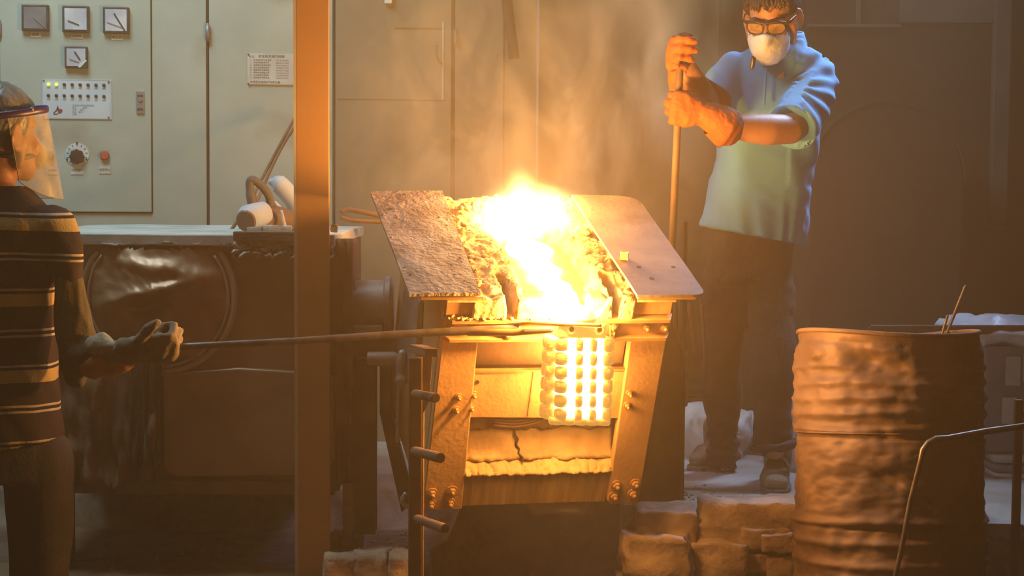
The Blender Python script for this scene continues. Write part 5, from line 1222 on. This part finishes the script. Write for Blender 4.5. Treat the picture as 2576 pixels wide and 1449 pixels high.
# striped shirt material: horizontal bands by height
def striped():
    m, N, Lk, B = nt('striped_cloth'); B.inputs['Roughness'].default_value = .9
    tc = N.new('ShaderNodeTexCoord'); sp_ = N.new('ShaderNodeSeparateXYZ'); Lk.new(tc.outputs['Object'], sp_.inputs[0])
    nn = N.new('ShaderNodeTexNoise'); nn.inputs['Scale'].default_value = 4; Lk.new(tc.outputs['Object'], nn.inputs['Vector'])
    z = math_(N, Lk, 'ADD', sp_.outputs['Z'], math_(N, Lk, 'MULTIPLY', math_(N, Lk, 'SUBTRACT', nn.outputs[0], .5), .02))
    per = m_px(188, WYL); z0 = P(140, 766, WYL).z
    ph = math_(N, Lk, 'FRACT', math_(N, Lk, 'DIVIDE', math_(N, Lk, 'ADD', math_(N, Lk, 'SUBTRACT', z, z0), per * 10), per))
    r = N.new('ShaderNodeValToRGB'); r.color_ramp.interpolation = 'CONSTANT'; e = r.color_ramp.elements
    dk, tan, wh, gp = (.035, .018, .016, 1), (.52, .36, .13, 1), (.55, .45, .33, 1), (.012, .01, .012, 1)
    stops = [(0, tan), (.165, gp), (.205, wh), (.235, dk), (.60, wh), (.632, gp), (.675, wh), (.705, dk)]
    while len(e) < len(stops): e.new(.5)
    for el, (p_, c_) in zip(e, stops): el.position = p_
    for el, (p_, c_) in zip(e, stops): el.color = c_
    Lk.new(ph, r.inputs[0]); Lk.new(r.outputs[0], B.inputs['Base Color'])
    n3 = N.new('ShaderNodeTexNoise'); n3.inputs['Scale'].default_value = 140; Lk.new(tc.outputs['Object'], n3.inputs['Vector'])
    b = N.new('ShaderNodeBump'); b.inputs['Strength'].default_value = .3; b.inputs['Distance'].default_value = .005; Lk.new(n3.outputs[0], b.inputs['Height']); Lk.new(b.outputs[0], B.inputs['Normal'])
    return m
M['stripe'] = striped()
st_ = MB(); tw = radians(-20)
rows = [(468, 2, 4.43, 58, .070, 0), (500, -12, 4.42, 110, .085, 0), (535, -28, 4.42, 165, .10, 0), (570, -36, 4.42, 190, .112, 0), (640, -42, 4.42, 190, .12, -.03), (740, -44, 4.42, 184, .125, -.04), (900, -44, 4.42, 184, .125, -.06), (1040, -40, 4.42, 190, .13, -.10), (1125, -36, 4.42, 198, .135, -.14)]
st_.rings([ring_at(x, y, Y, hw, hd, 44, sl=sl, tw=0) for y, x, Y, hw, hd, sl in rows])
st_.limb([P(130, 575, 4.40), P(160, 625, 4.385), P(171, 668, 4.37), P(173, 690, 4.365)], [.062, .050, .040, .035], 18)
st_.limb([P(-205, 575, 4.43), P(-232, 640, 4.46), P(-236, 690, 4.48)], [.062, .052, .045], 16)
def sfn(p, n):
    if abs(n.z) > .85: return p
    f = .007 * noise.noise(V((p.x * 9 + p.z * 7, p.y * 9, p.z * 4 - p.x * 8))) + .004 * noise.noise(V((p.x * 24 + p.z * 16, p.y * 20, p.z * 10)))
    return p + n * f
ss = fused('striped_shirt', st_, M['stripe'], p2, .0075, 4, .5, sfn)
sv = MB()
sv.limb([P(172, 670, 4.37), P(180, 760, 4.365), P(192, 850, 4.35), P(194, 925, 4.34), P(192, 950, 4.34)], [.034, .042, .048, .042, .030], 18)
sv.limb([P(195, 905, 4.34), P(222, 895, 4.325), P(240, 888, 4.32)], [.046, .044, .040], 16)
sfn2 = lambda p, n: p + n * (.009 * noise.noise(V((p.x * 26, p.y * 20, p.z * 7))) + .005 * noise.noise(V((p.x * 50, p.y * 40, p.z * 16))))
fused('under_sleeve', sv, M['olive'], p2, .006, 4, .5, sfn2)
# glove of his right hand
X_ = V((1, .12, .05)).normalized(); Y_ = V((-.05, -.62, .78)); Y_ = (Y_ - X_ * Y_.dot(X_)).normalized(); Z_ = X_.cross(Y_)
HG = basis(X_, Y_, Z_, P(346, 878, 4.285))
g3 = glove('glove', HG, [P(350, 878, 4.29), P(318, 886, 4.295), P(294, 890, 4.30)], [.034, .033, .035], M['glovegrey'], (1.28, 1.2, 1.15, 1.05), [(.006, .024, .002), (.020, .052, .008), (.036, .074, .008), (.056, .088, .004)], 1.15, parent=p2, seed=8)
cu = MB(); cu.limb([P(318, 908, 4.30), P(285, 912, 4.305), P(245, 915, 4.31), P(228, 922, 4.315)], [.026, .032, .038, .036], 16)
fused('glove_cuff', cu, M['gloveor'], p2, .006, 3, .5, sfn2)
cu = MB(); cu.limb([P(284, 876, 4.29), P(262, 870, 4.30), P(244, 872, 4.305)], [.022, .030, .032], 16)
fused('wrist_cloth', cu, M['beige'], p2, .006, 3, .5, sfn2)
# trousers and shoes
tb = MB(); tb.rings([ring_at(-36, 1090, 4.42, 180, .12, 32), ring_at(-36, 1150, 4.42, 190, .125, 32), ring_at(-36, 1200, 4.42, 190, .125, 32)])
for xs in (98, -170):
    tb.limb([P(xs, 1150, 4.42), P(xs + 2, 1280, 4.42), V((P(xs, 1449, 4.42).x, 4.42, .40)), V((P(xs, 1449, 4.42).x, 4.44, .10))], [.088, .088, .075, .065], 18)
fused('trousers', tb, M['trousers2'], p2, .009, 4, .5, lambda p, n: p + n * (.008 * noise.noise(V((p.x * 7, p.y * 7, p.z * 5))) + .004 * noise.noise(V((p.x * 16, p.y * 14, p.z * 10)))))
for xs in (98, -170):
    b = MB(); x = P(xs, 1449, 4.42).x; b.limb([V((x, 4.42, .08)), V((x + .01, 4.44, .045))], [.05, .045], 14); b.limb([V((x, 4.40, .04)), V((x + .04, 4.58, .035))], [(.042, .036), (.048, .03)], 14)
    fused('boot', b, M['shoe'], p2, .008, 4, .5)
